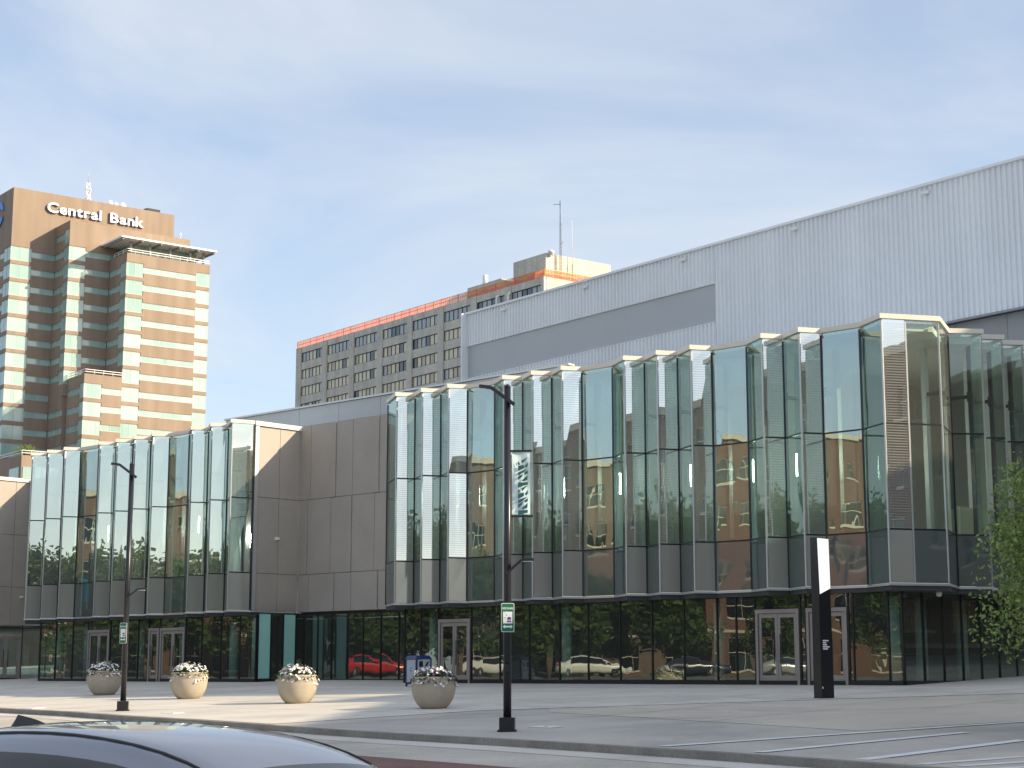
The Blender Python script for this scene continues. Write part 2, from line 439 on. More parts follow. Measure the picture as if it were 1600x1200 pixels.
def _vary(m, c0, c1, freq):
    n, l = m.node_tree.nodes, m.node_tree.links
    b = [q for q in n if q.type == 'BSDF_PRINCIPLED'][0]
    oi = n.new('ShaderNodeObjectInfo'); geo = n.new('ShaderNodeNewGeometry')
    mp = n.new('ShaderNodeMapping'); mp.inputs['Scale'].default_value = (freq, freq, freq); l.new(geo.outputs['Position'], mp.inputs['Vector'])
    sn = n.new('ShaderNodeVectorMath'); sn.operation = 'SNAP'; sn.inputs[1].default_value = (1, 1, 4); l.new(mp.outputs[0], sn.inputs[0])
    wn_ = n.new('ShaderNodeTexWhiteNoise'); l.new(sn.outputs[0], wn_.inputs['Vector'])
    ad = n.new('ShaderNodeMath'); ad.operation = 'MULTIPLY_ADD'; ad.inputs[1].default_value = 0.5; l.new(oi.outputs['Random'], ad.inputs[0])
    m2 = n.new('ShaderNodeMath'); m2.operation = 'MULTIPLY'; m2.inputs[1].default_value = 0.5; l.new(wn_.outputs['Value'], m2.inputs[0]); l.new(m2.outputs[0], ad.inputs[2])
    mx = n.new('ShaderNodeMixRGB'); mx.inputs['Color1'].default_value = (*c0, 1); mx.inputs['Color2'].default_value = (*c1, 1); l.new(ad.outputs[0], mx.inputs['Fac'])
    l.new(mx.outputs[0], b.inputs['Base Color'])
_vary(M_TOWERG, (0.24, 0.42, 0.385), (0.46, 0.60, 0.565), 0.5)
M_TOWERGD = gloss('tower_window_green', (0.10, 0.22, 0.20), 0.08, 0.9, 0.01, 0.3)
M_TFRAME = surf('tower_window_frame', (0.46, 0.52, 0.47), 0.5)
M_HOTEL = surf('hotel_concrete', (0.62, 0.60, 0.53), 0.85, var=0.12, scale=0.25, streak=0.25, sscale=0.8, fine=0.12, fscale=3)
M_HWIN = [gloss('hotel_pane_' + k, c, 0.1, 0.9, 0.01, 0.3) for k, c in (('cream', (0.62, 0.55, 0.36)), ('tan', (0.42, 0.33, 0.21)), ('grey', (0.34, 0.36, 0.36)), ('dark', (0.06, 0.065, 0.07)))]
M_NET = surf('safety_net_orange', (0.95, 0.27, 0.13), 0.7, var=0.1)
_n, _l = M_NET.node_tree.nodes, M_NET.node_tree.links
_t = _n.new('ShaderNodeBsdfTranslucent'); _t.inputs['Color'].default_value = (0.95, 0.30, 0.16, 1)
_m = _n.new('ShaderNodeMixShader'); _m.inputs['Fac'].default_value = 0.5
_o = [q for q in _n if q.type == 'OUTPUT_MATERIAL'][0]; _b = [q for q in _n if q.type == 'BSDF_PRINCIPLED'][0]
_l.new(_b.outputs[0], _m.inputs[1]); _l.new(_t.outputs[0], _m.inputs[2]); _l.new(_m.outputs[0], _o.inputs['Surface'])
M_RAILY = surf('rail_yellow', (0.70, 0.52, 0.16), 0.6)
M_BLUE = surf('logo_blue', (0.06, 0.22, 0.60), 0.4)
M_LETTER = surf('letter_white', (0.72, 0.76, 0.84), 0.4)
M_LETSIDE = surf('letter_return_blue', (0.16, 0.26, 0.48), 0.4)
M_GREEN = surf('sign_green', (0.012, 0.17, 0.085), 0.4)
M_NAVY = surf('sign_purple', (0.05, 0.03, 0.30), 0.5)
M_TEAL = surf('banner_teal', (0.02, 0.11, 0.13), 0.6)
M_BANNER = surf('banner_cloth', (0.74, 0.90, 0.90), 0.7, var=0.04)
M_BINBLUE = surf('bin_blue', (0.015, 0.03, 0.14), 0.35)
M_BINGREY = surf('bin_grey', (0.42, 0.46, 0.50), 0.45)
M_BRICK = brick_mat('brick_red', (0.155, 0.078, 0.052), (0.115, 0.056, 0.038), (0.12, 0.09, 0.07))
M_BRICK2 = brick_mat('brick_brown', (0.165, 0.112, 0.082), (0.125, 0.085, 0.062), (0.15, 0.125, 0.10))
M_STONE = surf('stone_trim', (0.46, 0.42, 0.34), 0.8)
M_CARPAINT = gloss('car_paint_slate', (0.17, 0.195, 0.25), 0.30, 0.5, coat=1.0)
[q for q in M_CARPAINT.node_tree.nodes if q.type == 'BSDF_PRINCIPLED'][0].inputs['Metallic'].default_value = 0.6
M_CARGLASS = gloss('car_glass', (0.008, 0.009, 0.010), 0.02, 0.7)
M_CARTRIM = surf('car_trim_black', (0.012, 0.012, 0.013), 0.4)
M_TYRE = surf('tyre', (0.015, 0.015, 0.015), 0.8)
M_RIM = surf('rim_alloy', (0.5, 0.5, 0.52), 0.3, 0.8)
M_CHROME = surf('car_chrome', (0.7, 0.7, 0.7), 0.12, 1.0, 0.0)
CARP = {'red': gloss('car_paint_red', (0.45, 0.012, 0.02), 0.2, 0.5, coat=1.0), 'white': gloss('car_paint_white', (0.70, 0.69, 0.64), 0.2, 0.5, coat=1.0),
        'dark': gloss('car_paint_navy', (0.012, 0.014, 0.03), 0.2, 0.5, coat=1.0), 'grey': gloss('car_paint_silver', (0.30, 0.31, 0.32), 0.2, 0.5, coat=1.0)}
M_LAMPW = surf('car_lamp_clear', (0.7, 0.7, 0.7), 0.1)
M_LAMPR = surf('car_lamp_red', (0.4, 0.01, 0.01), 0.1)

# ------------------------------------------------------------------ ground, plaza, street
def build_ground():
    mb = MB()
    ds = [-2500, -6, 0, 28, 50, 60, 2500]
    ss = [-2500, -120, -60, 0, 60, 120, 2500]
    def P(d, s):
        p = G0 + FN * d + FA * s
        return (p.x, p.y, street_z_d(d) - 0.02)
    for i in range(len(ds) - 1):
        for j in range(len(ss) - 1):
            mb.face([P(ds[i], ss[j]), P(ds[i + 1], ss[j]), P(ds[i + 1], ss[j + 1]), P(ds[i], ss[j + 1])])
    o = mb.build('ground', M_ASPH)
    for poly in o.data.polygons:
        pass
    tag(o, kind='structure')
build_ground()

KERB = [(-52, 118), (-28.0, 73.5), (-21.0, 63.0), (-16.75, 56.89), (-13.69, 53.15), (-10.74, 48.9), (-8.45, 46.0), (-6.34, 43.1), (-4.40, 40.15), (-2.55, 37.7),
        (-0.26, 34.95), (1.75, 32.3), (3.45, 30.0), (5.06, 27.65), (6.25, 25.7), (9.0, 21.2), (16.0, 10.0), (24.0, -4.0)]
def strip(pts, o0, o1):
    """polygon between two offsets to the street side of a polyline; mitred"""
    def off(o):
        res = []
        for k, p in enumerate(pts):
            a = Vector(pts[max(k - 1, 0)]); b = Vector(pts[min(k + 1, len(pts) - 1)])
            d = (b - a).normalized(); nrm = Vector((d.y, -d.x)) if True else None
            nrm = -nrm if nrm.dot(Vector((-1, -1))) < 0 else nrm
            res.append(Vector(p) + nrm * o)
        return res
    return off(o0), off(o1)
def strip_obj(name, pts, o0, o1, zf, dz, mat, parent=None, thick=0.0):
    a, b = strip(pts, o0, o1)
    mb = MB()
    for k in range(len(pts) - 1):
        q = [a[k], a[k + 1], b[k + 1], b[k]]
        P = [(p.x, p.y, zf(p.x, p.y) + dz) for p in q]
        n = (Vector(P[1]) - Vector(P[0])).cross(Vector(P[2]) - Vector(P[0]))
        if n.z < 0: P.reverse()
        mb.face(P)
    return mb.build(name, mat, parent)

street = strip_obj('street', KERB, 0.02, 60.0, street_z, -0.008, M_STREET)
# break the wide street sheet at the slope changes: rebuild as strips across
bpy.data.objects.remove(street)
def street_sheet():
    mb = MB()
    offs = [0.02, 1.0, 3.0, 7.0, 12.0, 20.0, 30.0, 45.0]
    for i in range(len(offs) - 1):
        a, b = strip(KERB, offs[i], offs[i + 1])
        for k in range(len(KERB) - 1):
            P = [(p.x, p.y, street_z(p.x, p.y)) for p in (a[k], a[k + 1], b[k + 1], b[k])]
            n = (Vector(P[1]) - Vector(P[0])).cross(Vector(P[2]) - Vector(P[0]))
            if n.z < 0: P.reverse()
            mb.face(P)
    return tag(mb.build('street', M_STREET), kind='structure')
street_sheet()
tag(strip_obj('gutter', KERB, 0.03, 0.9, street_z, 0.006, M_BAND if False else M_CONC), kind='structure')
tag(strip_obj('paver_band', KERB[7:], 3.2, 4.9, street_z, 0.006, M_PAVER), kind='structure')

def plaza():
    poly = KERB + [(45, -10), (60, 60), (60, 130), (-40, 150)]
    mb = MB()
    mb.prism(poly, lambda x, y: plaza_z(x, y) - 0.5, plaza_z)
    return tag(mb.build('plaza', M_CONC2), kind='structure')
PLAZA = plaza()
tag(strip_obj('kerb', KERB, -0.16, 0.03, plaza_z, 0.004, M_KERB), kind='structure')
_kb = MB()
_a, _b = strip(KERB, 0.03, 0.03)
for k in range(len(KERB) - 1):
    p, q = _a[k], _a[k + 1]
    P = [(p.x, p.y, street_z(p.x, p.y) - 0.02), (q.x, q.y, street_z(q.x, q.y) - 0.02), (q.x, q.y, plaza_z(q.x, q.y) + 0.004), (p.x, p.y, plaza_z(p.x, p.y) + 0.004)]
    _kb.face(P)
tag(_kb.build('kerb_face', M_KERB), kind='structure')

def sheet(name, poly, dz, mat):
    mb = MB()
    n = len(poly)
    area = sum(poly[k][0] * poly[(k + 1) % n][1] - poly[(k + 1) % n][0] * poly[k][1] for k in range(n))
    if area < 0: poly = list(reversed(poly))
    mb.face([(x, y, plaza_z(x, y) + dz) for x, y in poly])
    return tag(mb.build(name, mat), kind='structure')
LINE = [(-6.12, 43.0), (-5.67, 43.15), (-0.87, 47.26), (8.61, 48.67), (14.58, 49.46), (34, 52.0)]
sheet('upper_paving', [(-27.7, 73.6), (-20.9, 63.1), (-16.6, 57.0), (-13.5, 53.2), (-10.55, 49.0), (-8.25, 46.1), (-6.15, 43.25)] + LINE[1:] + [(45, 60), (40, 100), (-38, 130)], 0.006, M_CONC)
_l0, _l1 = strip(LINE, 0.0, 0.16)
for _nm in ('paving_edge_line',):
    mb = MB()
    for k in range(len(LINE) - 1):
        P = [(p.x, p.y, plaza_z(p.x, p.y) + 0.011) for p in (_l0[k], _l0[k + 1], _l1[k + 1], _l1[k])]
        if (Vector(P[1]) - Vector(P[0])).cross(Vector(P[2]) - Vector(P[0])).z < 0: P.reverse()
        mb.face(P)
    tag(mb.build(_nm, M_BAND), kind='structure')
sheet('tan_paving', [(1.0, 47.3), (8.6, 48.4), (14.58, 49.2), (30, 51.3), (30, 42), (10.65, 36.5), (6.9, 34.6), (3.3, 41.2), (1.0, 45.2)], 0.006, M_TAN)
sheet('tan_paving', [(6.5, 25.6), (5.3, 27.5), (9.0, 28.6), (16, 30), (16, 12)], 0.006, M_TAN)
for p, q, w in (((2.72, 31.6), (10.65, 36.21), 0.13), ((4.17, 29.6), (8.68, 33.3), 0.13), ((5.5, 27.5), (9.07, 30.9), 0.15), ((6.17, 26.4), (8.01, 27.32), 0.12), ((6.6, 25.9), (9.5, 27.0), 0.12), ((7.0, 25.3), (10.5, 26.3), 0.12)):
    a = Vector(p); b = Vector(q); d = (b - a).normalized()
    b = a + (b - a) * (1.6 if b.x > 9.2 else 1.0)
    n2 = Vector((-d.y, d.x)) * w * 1.0
    sheet('painted_stripe', [tuple(a - n2), tuple(b - n2), tuple(b + n2), tuple(a + n2)], 0.013, M_PAINT)
def side_street():
    mb = MB(); xs = [-31, -45, -150]; ys = [-60, 20, 60, 70, 100, 160]
    def z(x, y): return street_z(x, y) - 0.06 if x > -40 else 1.42
    for i in range(len(xs) - 1):
        for j in range(len(ys) - 1):
            q = [(xs[i + 1], ys[j]), (xs[i], ys[j]), (xs[i], ys[j + 1]), (xs[i + 1], ys[j + 1])]
            mb.face([(a, b, z(a, b)) for a, b in q])
    tag(mb.build('side_street', M_ASPH), kind='structure')
side_street()
SIDE_Z = 1.42
# saw-cut joints of the plaza slabs: shallow dark grooves
mbj = MB()
for s in range(-8, 60, 3):
    for d0, d1 in ((0.3, 13.0),):
        a = G0 + FA * s + FN * d0; b = G0 + FA * s + FN * d1
        w = FA * 0.012
        mbj.face([(p.x, p.y, plaza_z(p.x, p.y) + 0.010) for p in (a - w, a + w, b + w, b - w)])
for d in (2.6, 5.6, 8.6, 11.6):
    a = G0 + FA * -8 + FN * d; b = G0 + FA * 60 + FN * d
    w = FN * 0.012
    mbj.face([(p.x, p.y, plaza_z(p.x, p.y) + 0.010) for p in (a - w, a + w, b + w, b - w)])
for s in range(-6, 50, 4):
    a = G0 + FA * s + FN * 13.2; b = G0 + FA * s + FN * 21.5
    w = FA * 0.014
    mbj.face([(p.x, p.y, plaza_z(p.x, p.y) + 0.010) for p in (a - w, a + w, b + w, b - w)])
for d in (14.6, 18.0):
    a = G0 + FA * -6 + FN * d; b = G0 + FA * 52 + FN * d
    w = FN * 0.014
    mbj.face([(p.x, p.y, plaza_z(p.x, p.y) + 0.010) for p in (a - w, a + w, b + w, b - w)])
tag(mbj.build('paving_joint', M_KERB, PLAZA), kind='stuff')
for k, (x, y, w, l_, lab) in enumerate(((0.75, 38.6, 0.7, 0.45, 'pale utility cover plate in the paving right of the nearer lamp post'), (-9.8, 50.2, 0.6, 0.4, 'pale utility cover plate near the kerb right of the farther lamp post'), (-15.5, 56.3, 0.7, 0.5, 'utility cover plate near the kerb at the left'))):
    mb = MB(); z = plaza_z(x, y); up_ = Vector((SLOPE * FN.x, SLOPE * FN.y, 1)).normalized()
    mb.box((x, y, z + 0.012), (w, l_, 0.012), FA, up=up_)
    o = mb.build('utility_cover', M_BAND); tag(o, lab, 'cover plate', 'utility covers in the paving')
    mb = MB(); mb.box((x, y, z + 0.019), (w * 0.16, 0.03, 0.006), FA, up=up_); mb.build('lifting_slot', M_MULL, o)

# ------------------------------------------------------------------ convention centre
Z_TOP, Z_TR, Z_SP, Z_SOF = 13.60, 9.88, 6.36, 4.56
CC = thing('convention_center', 'long convention centre with folded green glass bays, taupe panel walls and white ribbed hall', 'building')
RV, LV, FV = azv(74, 0.82), Vector((0.367, -1.303, 0)), azv(133, 1.58)

def bay_main():
    V = [Vector((-5.49, 74.67, 0)), Vector((-4.96, 72.57, 0))]
    T = ['L']
    apex = [Vector((-4.96, 72.57, 0)), Vector((-0.35, 68.33, 0)), Vector((4.27, 64.0, 0)), Vector((8.88, 59.68, 0))]
    p = apex[0]
    for k in range(4):
        p = apex[k].copy(); V[-1] = p.copy()
        seq = ['R', 'L', 'R', 'L', 'R', 'F', 'L'] if k < 3 else ['R', 'L', 'R', 'F', 'L']
        for e in seq:
            p = p + {'R': RV, 'L': LV, 'F': FV}[e]
            V.append(p.copy()); T.append(e)
    V[-1] = Vector((12.39, 56.25, 0))
    mid = V[-1] + (Vector((14.45, 56.76, 0)) - V[-1]) * 0.42
    V.append(mid); T.append('R')
    V.append(Vector((14.45, 56.76, 0))); T.append('C')
    V.append(Vector((15.27, 58.79, 0))); T.append('C')
    p = V[-1].copy()
    for k in range(8):
        p = p + Vector((1.21, 0.13, 0)); V.append(p.copy()); T.append('C')
        p = p + Vector((-0.18, 0.91, 0)); V.append(p.copy()); T.append('C')
    return V, T
def bay_left():
    ap = [(-26.25, 92.84), (-25.07, 91.72), (-23.87, 90.57), (-21.48, 88.37), (-20.36, 87.33), (-19.20, 86.21), (-18.02, 85.06), (-15.66, 82.84), (-14.50, 81.68), (-13.30, 80.40)]
    V = [Vector((-26.75, 94.9, 0)), Vector((*ap[0], 0))]; T = ['L']
    for k in range(len(ap) - 1):
        a = Vector((*ap[k], 0)); b = Vector((*ap[k + 1], 0))
        v = a + RV; V.append(v); T.append('R')
        if (b - a).length > 2.5:
            V.append(b - LV); T.append('F')
        V.append(b); T.append('L')
    V.append(Vector((-12.32, 80.95, 0))); T.append('R')
    return V, T

def miter(V, o):
    """offset a polyline to its outer (right-hand towards camera) side"""
    res = []
    for k, p in enumerate(V):
        ns = []
        for a, b in ((k - 1, k), (k, k + 1)):
            if a >= 0 and b < len(V):
                d = (V[b] - V[a]).normalized(); ns.append(Vector((d.y, -d.x, 0)))
        if len(ns) == 1: res.append(p + ns[0] * o)
        else:
            m = (ns[0] + ns[1]).normalized(); c = max(m.dot(ns[0]), 0.45)
            res.append(p + m * (o / c))
    return res

def glass_bay(name, V, T, label):
    base = MB()
    inner = miter(V, -0.20)
    # underside of the bay
    back = [V[-1] + FB * 3.0, V[0] + FB * 3.0]
    outline = [(p.x, p.y) for p in miter(V, -0.02)] + [(p.x, p.y) for p in back]
    bay = None
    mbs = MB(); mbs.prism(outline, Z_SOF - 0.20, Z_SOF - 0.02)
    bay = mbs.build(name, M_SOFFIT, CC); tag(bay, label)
    out_c, in_c = miter(V, 0.07), miter(V, -0.20)
    out_t, in_t = miter(V, 0.05), miter(V, -0.10)
    n = len(T)
    for k in range(n):
        p, q = V[k], V[k + 1]; e = T[k]
        d = (q - p).normalized(); nr = Vector((d.y, -d.x, 0)); L = (q - p).length
        # coping and bottom trim, mitred so that neighbours butt
        for nm, o_, i_, z0, z1, mt in (('coping', out_c, in_c, Z_TOP - 0.17, Z_TOP, M_COPE), ('bottom_trim', out_t, in_t, Z_SOF - 0.05, Z_SOF + 0.03, M_ALU)):
            mb = MB(); mb.prism([(v.x, v.y) for v in (o_[k], o_[k + 1], i_[k + 1], i_[k])], z0, z1); mb.build(nm, mt, bay)
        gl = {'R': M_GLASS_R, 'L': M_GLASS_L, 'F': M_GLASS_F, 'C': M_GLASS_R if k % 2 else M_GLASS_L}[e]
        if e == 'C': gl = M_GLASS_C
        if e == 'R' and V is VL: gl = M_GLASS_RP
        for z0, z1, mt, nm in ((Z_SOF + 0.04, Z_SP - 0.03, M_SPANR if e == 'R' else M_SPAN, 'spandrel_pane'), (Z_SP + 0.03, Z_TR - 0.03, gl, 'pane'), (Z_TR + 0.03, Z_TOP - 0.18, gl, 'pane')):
            mb = MB(); a = p + d * 0.035; b = q - d * 0.035
            t = [nr * rnd.uniform(-0.008, 0.008) for _ in range(4)]
            th = nr * 0.024
            P = [a + t[0], b + t[1], b + t[1] - th, a + t[0] - th]
            Q = [a + t[2], b + t[3], b + t[3] - th, a + t[2] - th]
            mb.box8([(v.x, v.y, z0) for v in P] + [(v.x, v.y, z1) for v in Q])
            mb.build(nm, mt, bay)
        for z in (Z_SP, Z_TR):
            mb = MB(); c = (p + q) / 2 - nr * 0.03
            mb.box((c.x, c.y, z), (L - 0.10, 0.07, 0.055), d)
            mb.build('transom', M_MULL, bay)
    for k, p in enumerate(V):
        a = V[max(k - 1, 0)]; b = V[min(k + 1, len(V) - 1)]
        d = (b - a).normalized(); nr = Vector((d.y, -d.x, 0))
        turn = 0
        if 0 < k < len(V) - 1:
            d1 = (V[k] - V[k - 1]); d2 = (V[k + 1] - V[k]); turn = d1.x * d2.y - d1.y * d2.x
        pr = turn > 0           # a fold that points outward
        mb = MB()
        if pr:
            c = p - nr * 0.02; mb.box((c.x, c.y, (Z_SOF + Z_TOP) / 2 - 0.1), (0.055, 0.06, Z_TOP - Z_SOF - 0.28), d)
            mb.build('mullion', M_ALU, bay)
        else:
            c = p - nr * 0.05; mb.box((c.x, c.y, (Z_SOF + Z_TOP) / 2 - 0.1), (0.10, 0.14, Z_TOP - Z_SOF - 0.28), d)
            mb.build('mullion', M_MULL, bay)
    return bay

M_GLASS_C = pane_glass('glass_corner', (0.74, 0.87, 0.79), 0.12, wob=0.003)
VM, TM = bay_main()
VL, TL = bay_left()
BAY_M = glass_bay('glass_bay', VM, TM, 'larger folded glass bay at the right corner')
VL, TL = bay_left()
BAY_L = glass_bay('glass_bay', VL, TL, 'smaller folded glass bay at the left')

# roofs, floors and inside of the bays
def bay_inside():
    inn = miter(VM, -0.22)
    back = [(25.5, 76), (10, 87), (1.0, 83), (-3.4, 77.0)]
    poly = [(p.x, p.y) for p in inn] + back
    mb = MB(); mb.prism(poly, Z_TOP - 0.50, Z_TOP - 0.24); mb.build('bay_roof', M_CEIL, CC)
    mb = MB(); mb.prism(poly, Z_SP - 0.30, Z_SP - 0.05); mb.build('upper_floor', M_FLOORIN, CC)
    inn = miter(VL, -0.22)
    poly = [(p.x, p.y) for p in inn] + [(-8.4, 85.5), (-13.0, 97.5), (-23.6, 99.2)]
    mb = MB(); mb.prism(poly, Z_TOP - 0.50, Z_TOP - 0.24); mb.build('bay_roof', M_CEIL, CC)
    mb = MB(); mb.prism(poly, Z_SP - 0.30, Z_SP - 0.05); mb.build('upper_floor', M_FLOORIN, CC)
    # core walls behind the glass
    for a, b, z0, z1, mt in ((Vector((-1.2, 78.4, 0)), Vector((13.2, 65.0, 0)), Z_SP, Z_TOP - 0.5, M_WALLIN), (Vector((13.25, 65.0, 0)), Vector((22.0, 74.4, 0)), Z_SP, Z_TOP - 0.5, M_WALLIN),
                             (Vector((-23.6, 97.2, 0)), Vector((-9.4, 84.0, 0)), Z_SP, Z_TOP - 0.5, M_WALLIN),
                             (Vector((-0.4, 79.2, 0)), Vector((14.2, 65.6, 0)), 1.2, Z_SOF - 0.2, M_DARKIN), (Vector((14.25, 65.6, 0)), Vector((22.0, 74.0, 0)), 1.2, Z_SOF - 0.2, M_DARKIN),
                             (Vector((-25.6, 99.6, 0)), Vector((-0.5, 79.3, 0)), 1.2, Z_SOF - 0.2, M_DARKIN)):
        mb = MB(); c = (a + b) / 2; mb.box((c.x, c.y, (z0 + z1) / 2), ((b - a).length, 0.2, z1 - z0), (b - a)); mb.build('interior_wall', mt, CC)
    # white steel posts with bracket arms behind the folds
    for V, T in ((VM, TM), (VL, TL)):
        for k in range(1, len(V) - 1):
            if T[k - 1] == 'R' and T[k] in 'LF' or T[k - 1] == 'C' and k % 2 == 0:
                d1 = FB if T[k - 1] == 'R' else Vector((-0.75, 0.66, 0))
                p = V[k] + d1 * 0.95
                mb = MB(); mb.box((p.x, p.y, (Z_SP + Z_TOP) / 2 - 0.2), (0.16, 0.24, Z_TOP - Z_SP - 0.75), FA)
                po = mb.build('interior_post', M_WHITEIN, CC)
                mb = MB(); q = V[k] + d1 * 0.10
                mb.bar((p.x, p.y, 11.35), (q.x, q.y, 11.35), 0.09, 0.12)
                mb.bar((q.x, q.y, 11.18), (q.x, q.y, 11.52), 0.14, 0.10)
                mb.build('bracket_arm', M_MULL, po)
bay_inside()

for a, b in ((Vector((0.3, 70.6, 0)), Vector((12.2, 59.5, 0))), (Vector((15.8, 60.4, 0)), Vector((21.5, 66.2, 0)))):
    mb = MB(); c = (a + b) / 2; mb.box((c.x, c.y, 6.95), ((b - a).length, 0.12, 1.1), (b - a)); mb.build('balustrade', M_CREAM, CC)

# pendant tube lights hanging inside the upper storey
k = 0
for V, T, lab in ((VM, TM, 'white tube pendant light hanging behind the right glass bay'), (VL, TL, 'white tube pendant light hanging behind the left glass bay')):
    for i in range(len(T)):
        if T[i] in ('F', 'R') and (T[i] == 'F' or i % 4 in (1, 2)):
            p = (V[i] + V[i + 1]) / 2 + FB * 1.35
            mb = MB(); mb.tube([(p.x, p.y, 8.62), (p.x, p.y, 9.42)], 0.026, 8)
            o = mb.build('pendant_light', M_TUBE)
            tag(o, lab, 'pendant light', 'tube pendants inside the glass bays')
            mb = MB(); mb.tube([(p.x, p.y, 9.42), (p.x, p.y, Z_TOP - 0.5)], 0.008, 5); mb.build('cord', M_MULL, o)

# ---- taupe panel walls (each panel its own piece, open joints)
def panel_wall(name, p0, d, cols, rows, depth_n, label=None, mat=None, strips=()):
    """cols per row: list of (s0,s1,proud)"""
    mat = mat or M_TAUPE
    smax = max(c[1] for r in cols for c in r)
    zmin = min(r[0] for r in rows); zmax = max(r[1] for r in rows)
    mb = MB(); c = p0 + d * smax / 2 - depth_n * 0.20
    mb.box((c.x, c.y, (zmin + zmax) / 2), (smax, 0.28, zmax - zmin), d)
    w = mb.build(name, M_MULL if mat is M_TAUPE else M_DKGREY, CC)
    if label: tag(w, label)
    for (z0, z1), cs in zip(rows, cols):
        for s0, s1, pr in cs:
            mb = MB(); c = p0 + d * (s0 + s1) / 2 + depth_n * (pr / 2 - 0.03)
            mb.box((c.x, c.y, (z0 + z1) / 2), (s1 - s0 - 0.022, 0.06 + pr, z1 - z0 - 0.022), d)
            mb.build('wall_panel', mat, w)
    return w
ROWS = [(Z_SOF, Z_SP), (Z_SP, 9.97), (9.97, 13.38)]
SW0 = Vector((-12.30, 80.97, 0))
SWD = (Vector((-10.36, 83.01, 0)) - SW0).normalized(); SWL = (Vector((-10.36, 83.01, 0)) - SW0).length
SWN = Vector((SWD.y, -SWD.x, 0))
panel_wall('panel_wall', SW0 + SWD * 0.28, SWD, [[(0, 1.28, 0), (1.28, SWL - 0.28, 0)]] * 3, ROWS, SWN, 'side wall of the left bay, sunlit at the top')
mb = MB(); c = SW0 + SWD * 0.13 + SWN * 0.0
mb.box((c.x, c.y, (Z_SOF + 13.38) / 2), (0.22, 0.12, 13.38 - Z_SOF), SWD); mb.build('corner_trim', M_ALU, CC)
mb = MB(); c = SW0 + SWD * (SWL / 2) - SWN * 0.08
mb.box((c.x, c.y, 13.49), (SWL + 0.02, 0.38, 0.215), SWD); mb.build('coping', M_COPE, CC)
RW0 = Vector((-10.36, 83.01, 0)); RWD = -FA
rr1 = [(0.0, .8, 0), (.8, 2.35, 0), (2.35, 2.68, .05), (2.68, 3.86, 0), (3.86, 5.43, 0), (5.43, 5.73, .05), (5.73, 7.2, 0)]
rr2 = [(0.0, .51, 0), (.51, .66, .05), (.66, 2.35, 0), (2.35, 3.55, 0), (3.55, 3.86, .05), (3.86, 5.43, 0), (5.43, 7.2, 0)]
panel_wall('panel_wall', RW0, RWD, [rr1, rr2, rr1], ROWS[:2] + [(9.97, 13.6)], FN, 'recessed taupe wall between the two glass bays')
LW0 = Vector((-30.0, 105.95, 0)); LWD = -FB; LWN = Vector((-FA.x, -FA.y, 0))
panel_wall('panel_wall', LW0, LWD, [[(0, 0.95, 0), (0.95, 2.6, 0), (2.6, 4.6, 0), (4.6, 7.0, 0)]] * 3, [(4.5, 6.9), (6.9, 10.1), (10.1, 13.38)], LWN, 'side wall at the left edge, sunlit at the top')
mb = MB(); c = LW0 + LWD * 3.5 - LWN * 0.1; mb.box((c.x, c.y, 13.49), (7.0, 0.4, 0.21), LWD); mb.build('coping', M_COPE, CC)
panel_wall('panel_wall', LW0 + FN * 0.02, -FA, [[(k * 1.9, k * 1.9 + 1.9, 0) for k in range(5)]] * 3, [(4.5, 6.9), (6.9, 10.1), (10.1, 13.6)], FN, 'recessed wall behind the left end of the left bay')
mb = MB(); c = LW0 + LWD * 7.1 + FA * 4.3; mb.box((c.x, c.y, 9.0), (8.4, 0.2, 9.0), FA); mb.build('panel_wall', M_TAUPE, CC)
# body behind the walls, closing the volume
mb = MB(); mb.prism([(-10.2, 83.35), (-5.0, 78.5), (-2.5, 80), (-9.5, 90)], 4.45, 13.55); mb.build('upper_volume', M_TAUPE, CC)
mb = MB(); mb.prism([(-30.3, 106.2), (-34.9, 101.2), (-42, 108), (-36, 116), (-24.5, 101.4)], 4.45, 13.3); mb.build('upper_volume', M_TAUPE, CC)
# set-back roof wall of pale panels
RS0 = G0 + FB * 6 ; RS0.z = 0
def along(s): return RS0 + FA * s
panel_wall('roof_wall', along(44.6), -FA, [[(k * 3.1, k * 3.1 + 3.1, 0) for k in range(8)]] * 2, [(12.6, 14.25), (14.25, 15.22)], FN, 'set-back pale grey roof wall', M_GREYPAN)
mb = MB(); c = along(44.6 - 12.4) - FN * 0.12; mb.box((c.x, c.y, 15.27), (24.9, 0.42, 0.09), FA); mb.build('coping', M_ALU, CC)
mb = MB(); c = along(44.45) + FB * 3.2; mb.box((c.x, c.y, 13.8), (5.9, 0.2, 2.7), FB); mb.build('roof_wall_end', M_DKGREY, CC)
mb = MB(); c = along(34.0) + FN * 0.05; mb.box((c.x, c.y, 13.65), (2.0, 0.1, 0.25), FA)
for j in range(3): mb.box((c.x + FN.x * 0.03, c.y + FN.y * 0.03, 13.57 + j * 0.08), (1.9, 0.1, 0.03), FA)
mb.build('roof_louvre', M_MULL, CC)

